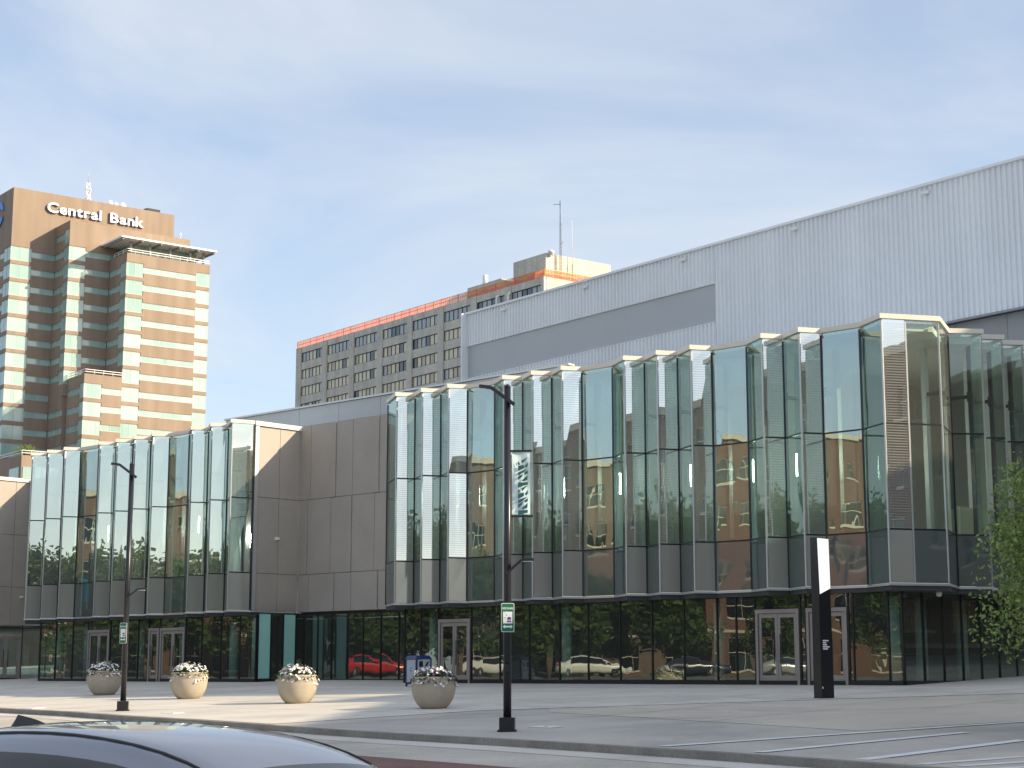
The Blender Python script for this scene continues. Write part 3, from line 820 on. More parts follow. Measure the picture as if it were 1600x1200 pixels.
# ---- security cameras and soffit lights on the walls
def dome_cam(p, n, label):
    mb = MB(); p = Vector(p)
    mb.box(p + n * 0.05, (0.12, 0.10, 0.14), Vector((n.y, -n.x, 0)))
    o = mb.build('security_camera', M_WHITE); tag(o, label, 'camera', 'security cameras on the walls')
    m2 = MB(); m2.lathe([(0.01, -0.10), (0.07, -0.07), (0.09, 0.0), (0.085, 0.05), (0.01, 0.06)], p + n * 0.17, 14); m2.build('dome', M_WHITE, o)
    m3 = MB(); m3.lathe([(0.01, -0.115), (0.04, -0.105), (0.055, -0.07)], p + n * 0.17 + n * 0.03, 10); m3.build('lens', M_BLACK, o)
dome_cam(Vector((-11.33, 81.99, 8.03)), SWN, 'white dome camera on the taupe wall right of the left bay')
dome_cam(Vector((-30.2, 105.7, 6.3)), LWN, 'white dome camera on the wall at the left edge')
mb = MB(); mb.lathe([(0.10, 0), (0.10, -0.12), (0.07, -0.17), (0.01, -0.18)], (14.3, 57.6, Z_SOF - 0.18), 14)
tag(mb.build('soffit_lamp', M_WHITE), 'small white lamp under the corner of the right glass bay', 'lamp')

# ---- ground floor glazing
Z_G0, Z_G1 = 1.27, Z_SOF - 0.20
def glazing(name, p0, d, nrm, ss, kinds, label, z1=Z_G1):
    """ss: positions along d; kinds per gap: g glass, t teal, d double door, s single door, b blind"""
    L = ss[-1] - ss[0]
    mb = MB(); c = p0 + d * (ss[0] + L / 2)
    mb.box((c.x, c.y, Z_G0 + 0.07), (L, 0.14, 0.16), d)
    w = mb.build(name, M_MULL, CC); tag(w, label)
    for k in range(len(ss) - 1):
        a, b = ss[k], ss[k + 1]; kd = kinds[k]
        c = p0 + d * (a + b) / 2; W = b - a
        if kd in 'gt':
            mb = MB(); t = d + nrm * rnd.uniform(-0.006, 0.006)
            mb.box((c.x, c.y, (Z_G0 + 0.16 + z1) / 2), (W - 0.06, 0.024, z1 - Z_G0 - 0.18), t)
            mb.build('pane', M_GLASS_G if kd == 'g' else M_GLASS_TEAL, w)
        else:
            door(c, d, nrm, W, kd, z1)
    for k, s in enumerate(ss):
        c = p0 + d * s
        mb = MB(); mb.box((c.x, c.y, (Z_G0 + 0.151 + z1) / 2), (0.05, 0.10, z1 - Z_G0 - 0.151), d); mb.build('mullion', M_MULL, w)
    return w
def door(c, d, nrm, W, kd, z1):
    zt = Z_G0 + 2.62
    fr = MB(); th = 0.13
    fr.box((c.x, c.y, zt - 0.07), (W - 0.08, 0.16, 0.14), d)
    for sgn in (-1, 1):
        q = c + d * sgn * (W / 2 - 0.10); fr.box((q.x, q.y, (Z_G0 + zt) / 2 - 0.07), (0.10, 0.16, zt - Z_G0 - 0.14), d)
    o = fr.build('entrance_door', M_BRONZE, CC)
    tr = MB(); tr.box((c.x, c.y, (zt + z1) / 2 + 0.01), (W - 0.08, 0.024, z1 - zt - 0.02), d); tr.build('transom_pane', M_GLASS_G, o)
    nl = 2 if kd == 'd' else 1
    w1 = (W - 0.32) / nl
    for i in range(nl):
        q = c + d * ((i - (nl - 1) / 2) * w1)
        lf = MB()
        for sgn in (-1, 1):
            e = q + d * sgn * (w1 / 2 - 0.06); lf.box((e.x, e.y, Z_G0 + 0.02 + (zt - Z_G0 - 0.17) / 2), (0.105, 0.06, zt - Z_G0 - 0.17), d)
        lf.box((q.x, q.y, Z_G0 + 0.18), (w1 - 0.23, 0.06, 0.30), d)
        lf.box((q.x, q.y, zt - 0.225), (w1 - 0.23, 0.06, 0.14), d)
        lf.build('door_leaf', M_BRONZE, o)
        g = MB(); g.box((q.x, q.y, Z_G0 + 0.02 + (zt - Z_G0) / 2), (w1 - 0.21, 0.02, zt - Z_G0 - 0.60), d); g.build('door_pane', M_GLASS_G, o)
        h = MB(); e = q + d * ((-1 if i else 1) * (w1 / 2 - 0.13) if nl == 2 else (w1 / 2 - 0.13)) + nrm * 0.08
        h.tube([(e.x, e.y, Z_G0 + 0.75), (e.x, e.y, Z_G0 + 1.75)], 0.018, 8)
        h.build('door_handle', M_MULL, o)
gm = [-0.02, 0.49, 1.84, 2.02, 3.74, 3.95, 5.86, 6.67, 7.51, 9.01, 10.5, 12.04, 13.63, 15.1, 16.7, 18.3, 19.92, 21.86, 22.9, 23.88]
# door bays: (2.02..3.74) and (3.95..5.86) doubles, (19.92..21.86) double
glazing('ground_floor_glazing', G0 * 1.0, FA, FN, gm, list('gggd' + 'gd' + 'gggggggggg' + 'dgg'), 'ground floor glass below the right bay')
G1 = G0 + FA * 33.94
gl = [0, 1.2, 2.65, 4.15, 5.43, 7.54, 8.51, 9.4, 10.4, 11.85, 13.9, 15.3, 16.9, 18.45]
glazing('ground_floor_glazing', G1, FA, FN, gl, list('ggggds' + 'ggg' + 'd' + 'ggg'), 'ground floor glass below the left bay')
# right-hand return of the ground floor
RD = azv(43.5); RN = Vector((RD.y, -RD.x, 0))
glazing('ground_floor_glazing', G0 + RD * 0.06, RD, RN, [0, 1.3, 2.6, 3.9, 5.2, 6.5, 7.8, 9.1, 10.4, 11.7, 13.0], list('gggggggggg'), 'ground floor glass on the right side street')
# recess: glass that returns from the left bay and runs behind
RG0 = Vector((-11.3, 83.4, 1.27))
q0 = G1 + FB * 0.0
glazing('ground_floor_glazing', G1 + FB * 0.08, FB, Vector((FB.y, -FB.x, 0)), [0, 0.75, 1.5, 2.25, 2.75], list('tgtg'), 'teal glass returning beside the left bay', 4.42)
RG = G1 + FB * 2.85 - FA * 0.05
glazing('ground_floor_glazing', RG, -FA, FN, [0, 1.0, 2.0, 3.1, 4.2, 5.4, 6.6, 7.8, 9.2], list('gggggggg'), 'ground floor glass in the recess', 4.42)
mb = MB(); c = G0 + FA * 23.95 + FB * 1.5; mb.box((c.x, c.y, 2.8), (2.9, 0.16, 3.1), FB); mb.build('return_wall', M_MULL, CC)
# soffit over the recess and slabs under the upper walls
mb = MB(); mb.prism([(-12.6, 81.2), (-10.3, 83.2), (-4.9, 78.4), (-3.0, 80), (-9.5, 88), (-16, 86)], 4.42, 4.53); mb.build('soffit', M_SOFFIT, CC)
# far left doors under the left edge wall
glazing('ground_floor_glazing', Vector((-25.8, 101.2, 1.27)), Vector((-0.86, -0.51, 0)), Vector((0.51, -0.86, 0)), [0, 1.5, 2.9, 4.7, 6.5, 8.3], list('ggdddg')[:5], 'dark entrance doors at the left edge', 4.42)
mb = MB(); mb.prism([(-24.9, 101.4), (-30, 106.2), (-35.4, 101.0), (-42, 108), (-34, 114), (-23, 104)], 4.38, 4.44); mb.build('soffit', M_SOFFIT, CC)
# ceiling, floor and pale columns inside the ground floor
mb = MB(); mb.prism([(12.9 + .3, 57.4), (22, 67), (22, 74), (14, 66.2), (-0.5, 79.5), (-25, 99), (-25.5, 93.2), (-12.5, 81.4), (-9.5, 83.5), (-4.0, 77.0), (-4.2, 73.5)], 1.20, 1.262); mb.build('interior_floor', M_FLOORIN, CC)
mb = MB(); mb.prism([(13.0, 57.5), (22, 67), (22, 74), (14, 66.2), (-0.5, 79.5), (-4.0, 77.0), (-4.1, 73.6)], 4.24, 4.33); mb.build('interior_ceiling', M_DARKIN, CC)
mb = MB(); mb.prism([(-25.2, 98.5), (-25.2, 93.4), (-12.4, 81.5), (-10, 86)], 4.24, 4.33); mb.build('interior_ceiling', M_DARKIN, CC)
for s in (0.75, 8.0, 15.4, 22.9, 34.9, 36.6, 40.6, 44.2, 49.0, 51.6):
    c = G0 + FA * s + FB * 0.75
    mb = MB(); mb.lathe([(0.20, 0.0), (0.20, 3.0)], (c.x, c.y, 1.26), 20); mb.build('column', M_COLUMN, CC)
for s in (2.6, 5.4):
    c = G0 + RD * s + Vector((-RN.x, -RN.y, 0)) * 0.8
    mb = MB(); mb.lathe([(0.20, 0.0), (0.20, 3.0)], (c.x, c.y, 1.26), 20); mb.build('column', M_COLUMN, CC)
# furniture seen dimly through the ground floor glass: a long counter
c = G0 + FA * 8 + FB * 5.0
mb = MB(); mb.box((c.x, c.y, 1.80), (4.2, 0.7, 1.05), FA); mb.box((c.x, c.y, 2.35), (4.4, 0.85, 0.05), FA, 1)
tag(mb.build('reception_counter', [M_WALLIN, M_WHITEIN]), 'pale reception counter inside the ground floor behind the glass', 'counter')

# ---- the white ribbed hall
H0 = Vector((23.316, 75.0, 0))
HN = -GB
def hall():
    a0, a1 = -30.0, 43.1
    Z0, Z1 = 17.95, 24.78
    def P(a, o, z): 
        v = H0 + GA * a + HN * o; return (v.x, v.y, z)
    body = MB()
    e = 0.12
    p = [H0 + GA * a0 - HN * e, H0 + GA * a1 - HN * e, H0 + GA * a1 - HN * 45, H0 + GA * a0 - HN * 45]
    body.prism([(v.x, v.y) for v in p], Z0 + 0.02, Z1 - 0.03)
    h = body.build('exhibition_hall', M_GREYPAN, CC)
    rib = MB()
    def ribs(s0, s1, z0, z1):
        pitch = 0.305; a = s0
        while a < s1 - 0.01:
            b = min(a + pitch, s1); w = b - a
            pts = [(a, 0.0), (a + w * .50, 0.0), (a + w * .58, 0.09), (a + w * .92, 0.09), (b, 0.0)]
            for k in range(len(pts) - 1):
                (u, o), (v, q) = pts[k], pts[k + 1]
                rib.face([P(u, o, z1), P(v, q, z1), P(v, q, z0), P(u, o, z0)])
            a = b
    ribs(a0, 20.05, Z0, Z1)
    ribs(20.05, a1, 22.66, Z1)
    ribs(20.05, a1, Z0, 20.50)
    rib.build('ribbed_cladding', M_RIB, h)
    f = MB(); x, y = 20.05, a1
    f.box8([P(x + .012, -0.02, 20.52), P(y - .012, -0.02, 20.52), P(y - .012, -0.10, 20.52), P(x + .012, -0.10, 20.52),
            P(x + .012, -0.02, 22.64), P(y - .012, -0.02, 22.64), P(y - .012, -0.10, 22.64), P(x + .012, -0.10, 22.64)])
    f.build('flat_panel', M_FLATPAN, h)
    t = MB()
    c = H0 + GA * ((a0 + a1) / 2) + HN * 0.0
    t.box((c.x, c.y, Z1 + 0.04), (a1 - a0 + 0.2, 0.40, 0.13), GA); t.build('coping', M_RIB, h)
    t = MB()
    c = H0 + GA * ((20.05 + a1) / 2) + HN * 0.01
    t.box((c.x, c.y, 22.655), (a1 - 20.05, 0.12, 0.04), GA); t.box((c.x, c.y, 20.505), (a1 - 20.05, 0.12, 0.04), GA)
    c = H0 + GA * 20.03 + HN * 0.01; t.box((c.x, c.y, 21.58), (0.05, 0.12, 2.2), GA); t.build('panel_trim', M_RIB, h)
    t = MB()
    c = H0 + GA * (a1 + 0.06) - HN * 22; t.box((c.x, c.y, 18.4), (45, 0.10, 12.8), GB); t.build('end_wall', M_RIB, h)
    c = H0 + GA * ((a0 + 20) / 2) + HN * 0.01
    t = MB(); t.box((c.x, c.y, Z0 - 0.03), (20 - a0, 0.16, 0.10), GA); t.build('bottom_trim', M_DKGREY, h)
    # lower dark wall below the hall
    for a in (14.03, 22.5, 31.02, 39.06, 5.5):
        c = H0 + GA * a + HN * 0.14
        t = MB(); t.box((c.x, c.y, 24.42), (0.42, 0.2, 0.16), GA); t.box((c.x, c.y, 24.50), (0.10, 0.26, 0.05), GA)
        t.build('flood_light', M_WHITE, h)
    return h
hall()
def under_hall():
    p0 = H0 + GA * 7.4 - HN * 0.35
    panel_wall('panel_wall', p0, -GA, [[(k * 2.9, k * 2.9 + 2.9, 0) for k in range(11)]] * 2, [(9.0, 15.9), (15.9, 17.9)], HN, 'grey panel wall under the white hall', M_DKGREY)
    mb = MB(); mb.prism([(-1, 108), (18, 84), (40, 82), (40, 110), (10, 125)], 8.0, 17.9); mb.build('lower_volume', M_DKGREY, CC)
under_hall()

# ------------------------------------------------------------------ bank tower (far left)
T0 = Vector((-111.84, 371.0, 0))
def tp(b, c, z):
    """tower coordinates: b along its right-hand face, c forward of the rear face"""
    v = T0 + GB * b - GA * c
    return Vector((v.x, v.y, z))
def bank_tower():
    t = thing('bank_tower', 'tan precast office tower with mint window bands, stepped corners and bank letters on top', 'building', loc=(0, 0, 0))
    FR = -GA      # direction of the right-hand face normal
    def block(b0, b1, c0, c1, z0, z1, name='wall_block'):
        mb = MB(); mb.prism([(tp(b, c, 0).x, tp(b, c, 0).y) for b, c in ((b0, c0), (b1, c0), (b1, c1), (b0, c1))], z0, z1)
        return mb.build(name, M_TOWER, t)
    B1 = block(0.35, 39.2, -34, -0.35, 0, 109.2)
    B2 = block(10.65, 39.5, -1.0, 7.65, 0, 101.5)
    B3 = block(20.35, 40.1, 7.0, 16.85, 0, 93.7)
    B4 = block(11.55, 21.0, 6.0, 16.84, 0, 65.5)
    def panel(p, q, z0, z1, par, nm='spandrel', th=0.35, mat=None):
        """precast piece between plan points p,q (outer face line), proud of the core"""
        d = (q - p).normalized(); n = Vector((d.y, -d.x, 0))
        c = (p + q) / 2 - n * th / 2
        mb = MB(); mb.box((c.x, c.y, (z0 + z1) / 2), ((q - p).length, th, z1 - z0), d)
        return mb.build(nm, mat or M_TOWER, par)
    def window(p, q, z0, z1, par, lit, nm='window', npan=3):
        d = (q - p).normalized(); n = Vector((d.y, -d.x, 0)); L = (q - p).length
        c = (p + q) / 2 - n * 0.22
        mb = MB(); mb.box((c.x, c.y, (z0 + z1) / 2), (L, 0.10, z1 - z0 - 0.02), d, 0)
        c2 = (p + q) / 2 - n * 0.16
        for z in (z0 + 0.06, z1 - 0.06): mb.box((c2.x, c2.y, z), (L, 0.06, 0.12), d, 1)
        for k in range(npan + 1):
            e = p + d * (0.06 + (L - 0.12) * k / npan) - n * 0.155
            mb.box((e.x, e.y, (z0 + z1) / 2), (0.10, 0.05, z1 - z0 - 0.25), d, 1)
        return mb.build(nm, [M_TOWERG, M_TFRAME], par)
    PITCH = 4.03
    tops = [100.15 - PITCH * k for k in range(16)]
    def face(par, p0, p1, segs, zlo, zhi, lit=True):
        """segs: list of (u0,u1,kind) kind c = corner bay tall windows, b = band windows, in metres from p0 towards p1"""
        d = (p1 - p0).normalized()
        for u0, u1, kd in segs:
            p = p0 + d * u0; q = p0 + d * u1
            prev = zhi
            for zt in tops:
                wt, wb = (zt - 0.10, zt - 3.30) if kd == 'c' else (zt - 0.85, zt - 2.25)
                if wt > zhi - 1.2: continue
                if wb < zlo: break
                panel(p, q, wt, prev, par)
                np_ = max(2, int((u1 - u0) / (1.9 if kd == 'b' else 2.2)))
                window(p, q, wb, wt, par, lit, npan=np_)
                prev = wb
            panel(p, q, zlo, prev, par)
    # right-hand faces
    face(B1, tp(0, 0, 0), tp(10.3, 0, 0), [(0, 4.9, 'c'), (4.9, 10.3, 'b')], 34, 99.9)
    panel(tp(0, 0, 0), tp(39.5, 0, 0), 99.9, 109.5, B1, 'sign_band')
    face(B2, tp(10.3, 8.0, 0), tp(20.0, 8.0, 0), [(0, 4.0, 'c'), (4.0, 9.7, 'b')], 62, 98.6)
    panel(tp(10.3, 8.0, 0), tp(39.85, 8.0, 0), 98.6, 101.8, B2, 'parapet')
    face(B2, tp(20.0, 8.0, 0), tp(39.85, 8.0, 0), [(0, 19.85, 'b')], 93.5, 98.6)
    face(B3, tp(20.0, 17.2, 0), tp(40.45, 17.2, 0), [(0, 4.15, 'c'), (4.15, 17.1, 'b'), (17.1, 20.45, 'c')], 34, 94.0)
    face(B4, tp(11.2, 17.2, 0), tp(19.99, 17.2, 0), [(0, 4.2, 'c'), (4.2, 8.79, 'b')], 34, 65.8)
    # left-hand faces
    face(B1, tp(0, -33, 0), tp(0, -0.36, 0), [(0, 8, 'b'), (8, 16, 'c'), (16, 28.4, 'b'), (28.4, 32.64, 'c')], 34, 99.9, True)
    panel(tp(0, -33, 0), tp(0, -0.36, 0), 99.9, 109.5, B1, 'sign_band')
    face(B2, tp(10.3, -0.3, 0), tp(10.3, 7.64, 0), [(0, 5.2, 'b'), (5.2, 7.94, 'c')], 62, 101.8, False)
    face(B3, tp(20.0, 8.0, 0), tp(20.0, 16.84, 0), [(0, 5.8, 'b'), (5.8, 8.84, 'c')], 65.8, 94.0, False)
    face(B4, tp(11.2, 8.1, 0), tp(11.2, 16.84, 0), [(0, 6.4, 'b'), (6.4, 8.74, 'c')], 34, 65.8, False)
    face(B2, tp(10.3, 0.0, 0), tp(10.3, 8.0, 0), [(0.02, 7.6, 'b')], 34, 62, False)
    # rails on the two terraces
    for pts, z in (([tp(11.4, 8.2, 0), tp(11.4, 17.0, 0), tp(20.0, 17.0, 0)], 65.8), ([tp(20.2, 10, 0), tp(20.2, 17.0, 0), tp(40.3, 17.0, 0)], 94.0)):
        mb = MB()
        for k in range(len(pts) - 1):
            for h in (0.5, 1.0): mb.bar((pts[k].x, pts[k].y, z + h), (pts[k + 1].x, pts[k + 1].y, z + h), 0.12, 0.12)
            L = (pts[k + 1] - pts[k]).length; m_ = max(2, int(L / 1.8))
            for j in range(m_ + 1):
                q = pts[k].lerp(pts[k + 1], j / m_); mb.bar((q.x, q.y, z), (q.x, q.y, z + 1.0), 0.09, 0.09)
        mb.build('terrace_rail', M_WHITE, t)
    # canopy roof over the top terrace
    cn = MB()
    cs = [tp(17.8, 5.0, 0), tp(17.8, 18.9, 0), tp(41.2, 18.9, 0), tp(41.2, 5.0, 0)]
    cn.prism([(p.x, p.y) for p in cs], 96.9, 97.25)
    can = cn.build('canopy', M_WHITE, t)
    for b in (18.4, 23.0, 27.6, 32.2, 36.8, 40.8):
        m2 = MB(); p, q = tp(b, 8.3, 0), tp(b, 18.6, 0); m2.bar((p.x, p.y, 96.7), (q.x, q.y, 96.7), 0.35, 0.38); m2.build('canopy_beam', M_DKGREY, can)
    for b in (21.4, 26, 31, 36, 39.4):
        m2 = MB(); p = tp(b, 15.9, 0); m2.tube([(p.x, p.y, 93.7), (p.x, p.y, 96.88)], 0.3, 10); m2.build('canopy_post', M_GREYPAN, can)
    pen = MB(); pen.prism([(tp(b, c, 0).x, tp(b, c, 0).y) for b, c in ((22.5, 7.5), (38.5, 7.5), (38.5, 14.0), (22.5, 14.0))], 93.7, 96.88)
    pen.build('penthouse_glazing', M_TOWERG, t)
    # letters
    m = text_mesh('letters', 'Central Bank', 1.0, M_LETTER)
    w = max(v.co.x for v in m.vertices) - min(v.co.x for v in m.vertices)
    bpy.data.meshes.remove(m)
    size = 3.22; target = 23.4
    pos = []
    words = 'Central Bank'
    x = 0.0
    widths = []
    adv = {}
    def width(s):
        mm = text_mesh('w', s, size, M_LETTER, 0, 0.02)
        v = [q.co.x for q in mm.vertices]; r_ = (min(v), max(v)) if v else (0, 0)
        bpy.data.meshes.remove(mm); return r_
    gap = 0.34
    specs = []
    for ch in words:
        if ch == ' ': x += 1.5; continue
        lo, hi = width(ch); specs.append((ch, x, hi - lo)); x += hi - lo + gap
    total = x - gap; k = target / total
    for ch, xs, wd in specs:
        me = text_mesh('letter', ch, size, M_LETTER, 0.30, 0.08)
        vx = [v.co.x for v in me.vertices]; lo = min(vx); hi = max(vx)
        for v in me.vertices: v.co.x = (v.co.x - lo) * k
        # baseline: align by font units, all letters share the vertical centre of 'C'
        me.materials.append(M_LETSIDE)
        for pl in me.polygons:
            if abs(pl.normal.z) < 0.5: pl.material_index = 1
        o = link('letter', me, t)
        p = tp(7.75 + xs * k, 0.32, 105.98)
        o.matrix_local = basis(GB, (0, 0, 1), p)
        me['ch'] = ch
    # the round blue emblem on the left-hand sign band
    mb = MB(); cx, cz, ra = 8.3, 104.75, 3.15
    def LP(a, z, o): v = T0 + GA * a - GB * o; return (v.x, v.y, z)
    for a0_, a1_ in ((18, 172), (198, 352)):
        n = 22
        for i in range(n):
            t0_, t1_ = R(a0_ + (a1_ - a0_) * i / n), R(a0_ + (a1_ - a0_) * (i + 1) / n)
            f0 = math.sin(math.pi * i / n) ** 0.5; f1 = math.sin(math.pi * (i + 1) / n) ** 0.5
            r0, r1 = ra - 1.9 * f0, ra - 1.9 * f1
            P = [(cx + ra * math.cos(t0_), cz + ra * math.sin(t0_)), (cx + ra * math.cos(t1_), cz + ra * math.sin(t1_)), (cx + r1 * math.cos(t1_), cz + r1 * math.sin(t1_)), (cx + r0 * math.cos(t0_), cz + r0 * math.sin(t0_))]
            mb.box8([LP(a, z, 0.0) for a, z in P] + [LP(a, z, 0.35) for a, z in P])
    mb.build('emblem', M_BLUE, t)
    return t
TOWER = bank_tower()
# roof gear of the tower, each a thing
def lattice_mast(p, h, w, mat, name, label, grp=None, sides=3):
    mb = MB(); p = Vector(p)
    legs = []
    for k in range(sides):
        a = 2 * math.pi * k / sides; legs.append((math.cos(a) * w, math.sin(a) * w))
    n = max(4, int(h / (w * 2.2)))
    for lx, ly in legs: mb.bar((p.x + lx, p.y + ly, p.z), (p.x + lx * 0.55, p.y + ly * 0.55, p.z + h), w * 0.22, w * 0.22)
    for i in range(n):
        f0, f1 = 1 - 0.45 * i / n, 1 - 0.45 * (i + 1) / n
        for k in range(sides):
            a, b = legs[k], legs[(k + 1) % sides]
            mb.bar((p.x + a[0] * f0, p.y + a[1] * f0, p.z + h * i / n), (p.x + b[0] * f1, p.y + b[1] * f1, p.z + h * (i + 1) / n), w * 0.13, w * 0.13)
            mb.bar((p.x + a[0] * f0, p.y + a[1] * f0, p.z + h * i / n), (p.x + b[0] * f0, p.y + b[1] * f0, p.z + h * i / n), w * 0.13, w * 0.13)
    o = mb.build(name, mat); return tag(o, label, 'antenna', grp)
p = tp(19.6, -5, 109.2)
o = lattice_mast(p, 6.0, 0.75, M_WHITE, 'antenna_mast', 'white lattice antenna mast on the roof of the bank tower')
mb = MB(); mb.tube([(p.x, p.y, 115.2), (p.x, p.y, 118.2)], 0.07, 6); mb.build('whip', M_GREYPAN, o)
mb = MB()
for k in range(9):
    a = rnd.uniform(0, 6.28); z = 111 + rnd.uniform(0, 4); mb.box((p.x + math.cos(a) * .8, p.y + math.sin(a) * .8, z), (0.25, 0.25, 0.7))
mb.build('antenna_panel', M_WHITE, o)
def dish(p, r, label):
    mb = MB(); p = Vector(p)
    mb.tube([(p.x, p.y, p.z - 1.4), (p.x, p.y, p.z)], 0.09, 8)
    o = mb.build('satellite_dish', M_GREYPAN); tag(o, label, 'dish', 'dishes on the bank tower roof')
    m2 = MB(); d = Vector((0.75, -0.55, 0.35)).normalized()
    ux = d.cross(Vector((0, 0, 1))).normalized(); uy = ux.cross(d)
    prof = [(0.02, 0.0), (0.5, 0.06), (0.8, 0.16), (1.0, 0.28)]
    i0 = len(m2.v); seg = 14
    for rr, hh in prof:
        for s in range(seg):
            a = 2 * math.pi * s / seg; q = p + d * (hh * r) + ux * math.cos(a) * rr * r + uy * math.sin(a) * rr * r; m2.v.append(tuple(q))
    for k in range(3):
        for s in range(seg):
            t2 = (s + 1) % seg; m2.f.append((k * seg + s, k * seg + t2, (k + 1) * seg + t2, (k + 1) * seg + s)); m2.m.append(0); m2.s.append(True)
    m2.build('reflector', M_WHITE, o)
dish(tp(25.0, -4, 111.0), 0.6, 'white dish on the bank tower roof right of the lattice mast')
dish(tp(26.4, -4, 110.8), 0.5, 'middle of three white dishes on the bank tower roof')
dish(tp(28.2, -4, 110.8), 0.7, 'rightmost white dish on the bank tower roof')
mb = MB(); q = tp(35.0, -3, 110.4); mb.box((q.x, q.y, q.z), (3.4, 2.0, 0.75), GB, up=Vector((0.12, 0, 1))); mb.tube([tuple(q + GB * -1 - Vector((0, 0, 1.2))), tuple(q + GB * -1)], 0.15, 6); mb.tube([tuple(q + GB * 1 - Vector((0, 0, 1.2))), tuple(q + GB * 1)], 0.15, 6)
tag(mb.build('roof_unit', M_BLACK), 'black box unit on the right end of the bank tower roof', 'roof unit')
mb = MB(); q = tp(9.6, -3, 109.9); mb.box((q.x, q.y, q.z), (1.3, 1.0, 0.5), GB); mb.tube([tuple(q - Vector((0, 0, 0.9))), tuple(q)], 0.2, 6)
tag(mb.build('roof_unit', M_DKGREY), 'small dark unit on the left end of the bank tower roof', 'roof unit')
mb = MB(); q = tp(39.3, 4, 101.6); mb.tube([tuple(q), tuple(q + Vector((0, 0, 2.8)))], 0.08, 6); mb.box(tuple(q + Vector((0, 0, 2.2))), (0.4, 0.4, 0.5))
tag(mb.build('roof_mast', M_WHITE), 'short white mast on the right step of the bank tower', 'antenna')
# low annex in front of the tower foot with a planted terrace
AX = thing('annex_building', 'tan annex with mint windows and planted roof terrace at the foot of the bank tower', 'building')
mb = MB(); AB = lambda b, c: (tp(b, c, 0).x, tp(b, c, 0).y)
mb.prism([AB(-9.6, 36.9), AB(12, 36.9), AB(12, 18), AB(-9.6, 18)], 0, 44.4); mb.build('wall', M_TOWER, AX)
for z in (40.9, 36.9, 32.9):
    for u0, u1 in ((-9.3, -5.6), (-5.2, 3.0), (3.4, 11.6)):
        c = tp((u0 + u1) / 2, 36.95, z); mb = MB(); mb.box(tuple(c), (u1 - u0, 0.2, 2.3), GB); mb.build('window', M_TOWERG, AX)
    c = tp(-9.65, 33.5, z); mb = MB(); mb.box(tuple(c), (0.2, 5.0, 2.3), GB); mb.build('window', M_TOWERG, AX)
mb = MB()
for h in (0.5, 1.0):
    a = tp(-9.5, 20, 44.4 + h); b = tp(-9.5, 36.7, 44.4 + h); c = tp(12, 36.7, 44.4 + h); mb.bar(a, b, 0.12, 0.12); mb.bar(b, c, 0.12, 0.12)
for k in range(12):
    a = tp(-9.5 + 21.5 * k / 11, 36.7, 44.4); mb.bar(a, a + Vector((0, 0, 1.0)), 0.1, 0.1)
mb.build('terrace_rail', M_WHITE, AX)
r5 = random.Random(8); cr = MB(); st_ = MB()
q = tp(-7.5, 33.0, 44.4)
for k in range(7):
    a = r5.uniform(0, 6.28); e = q + Vector((math.cos(a) * 1.3, math.sin(a) * 0.7, r5.uniform(1.0, 2.1))); st_.tube([tuple(q), tuple((q + e) / 2 + Vector((0, 0, .2))), tuple(e)], [0.09, 0.06, 0.03], 5)
    for t in range(130):
        c = e + Vector((r5.gauss(0, .5), r5.gauss(0, .5), r5.gauss(0, .35))); u = Vector((r5.uniform(-1, 1), r5.uniform(-1, 1), r5.uniform(-1, 1))).normalized(); w = u.cross(Vector((r5.uniform(-1, 1), r5.uniform(-1, 1), 1))).normalized()
        cr.face([c - u * .16, c + w * .09, c + u * .16, c - w * .09])
SH = thing('terrace_shrub', 'green shrub on the annex roof terrace below the bank tower', 'shrub')
st_.build('stems', M_BARK, SH); cr.build('crown', M_LEAF, SH)

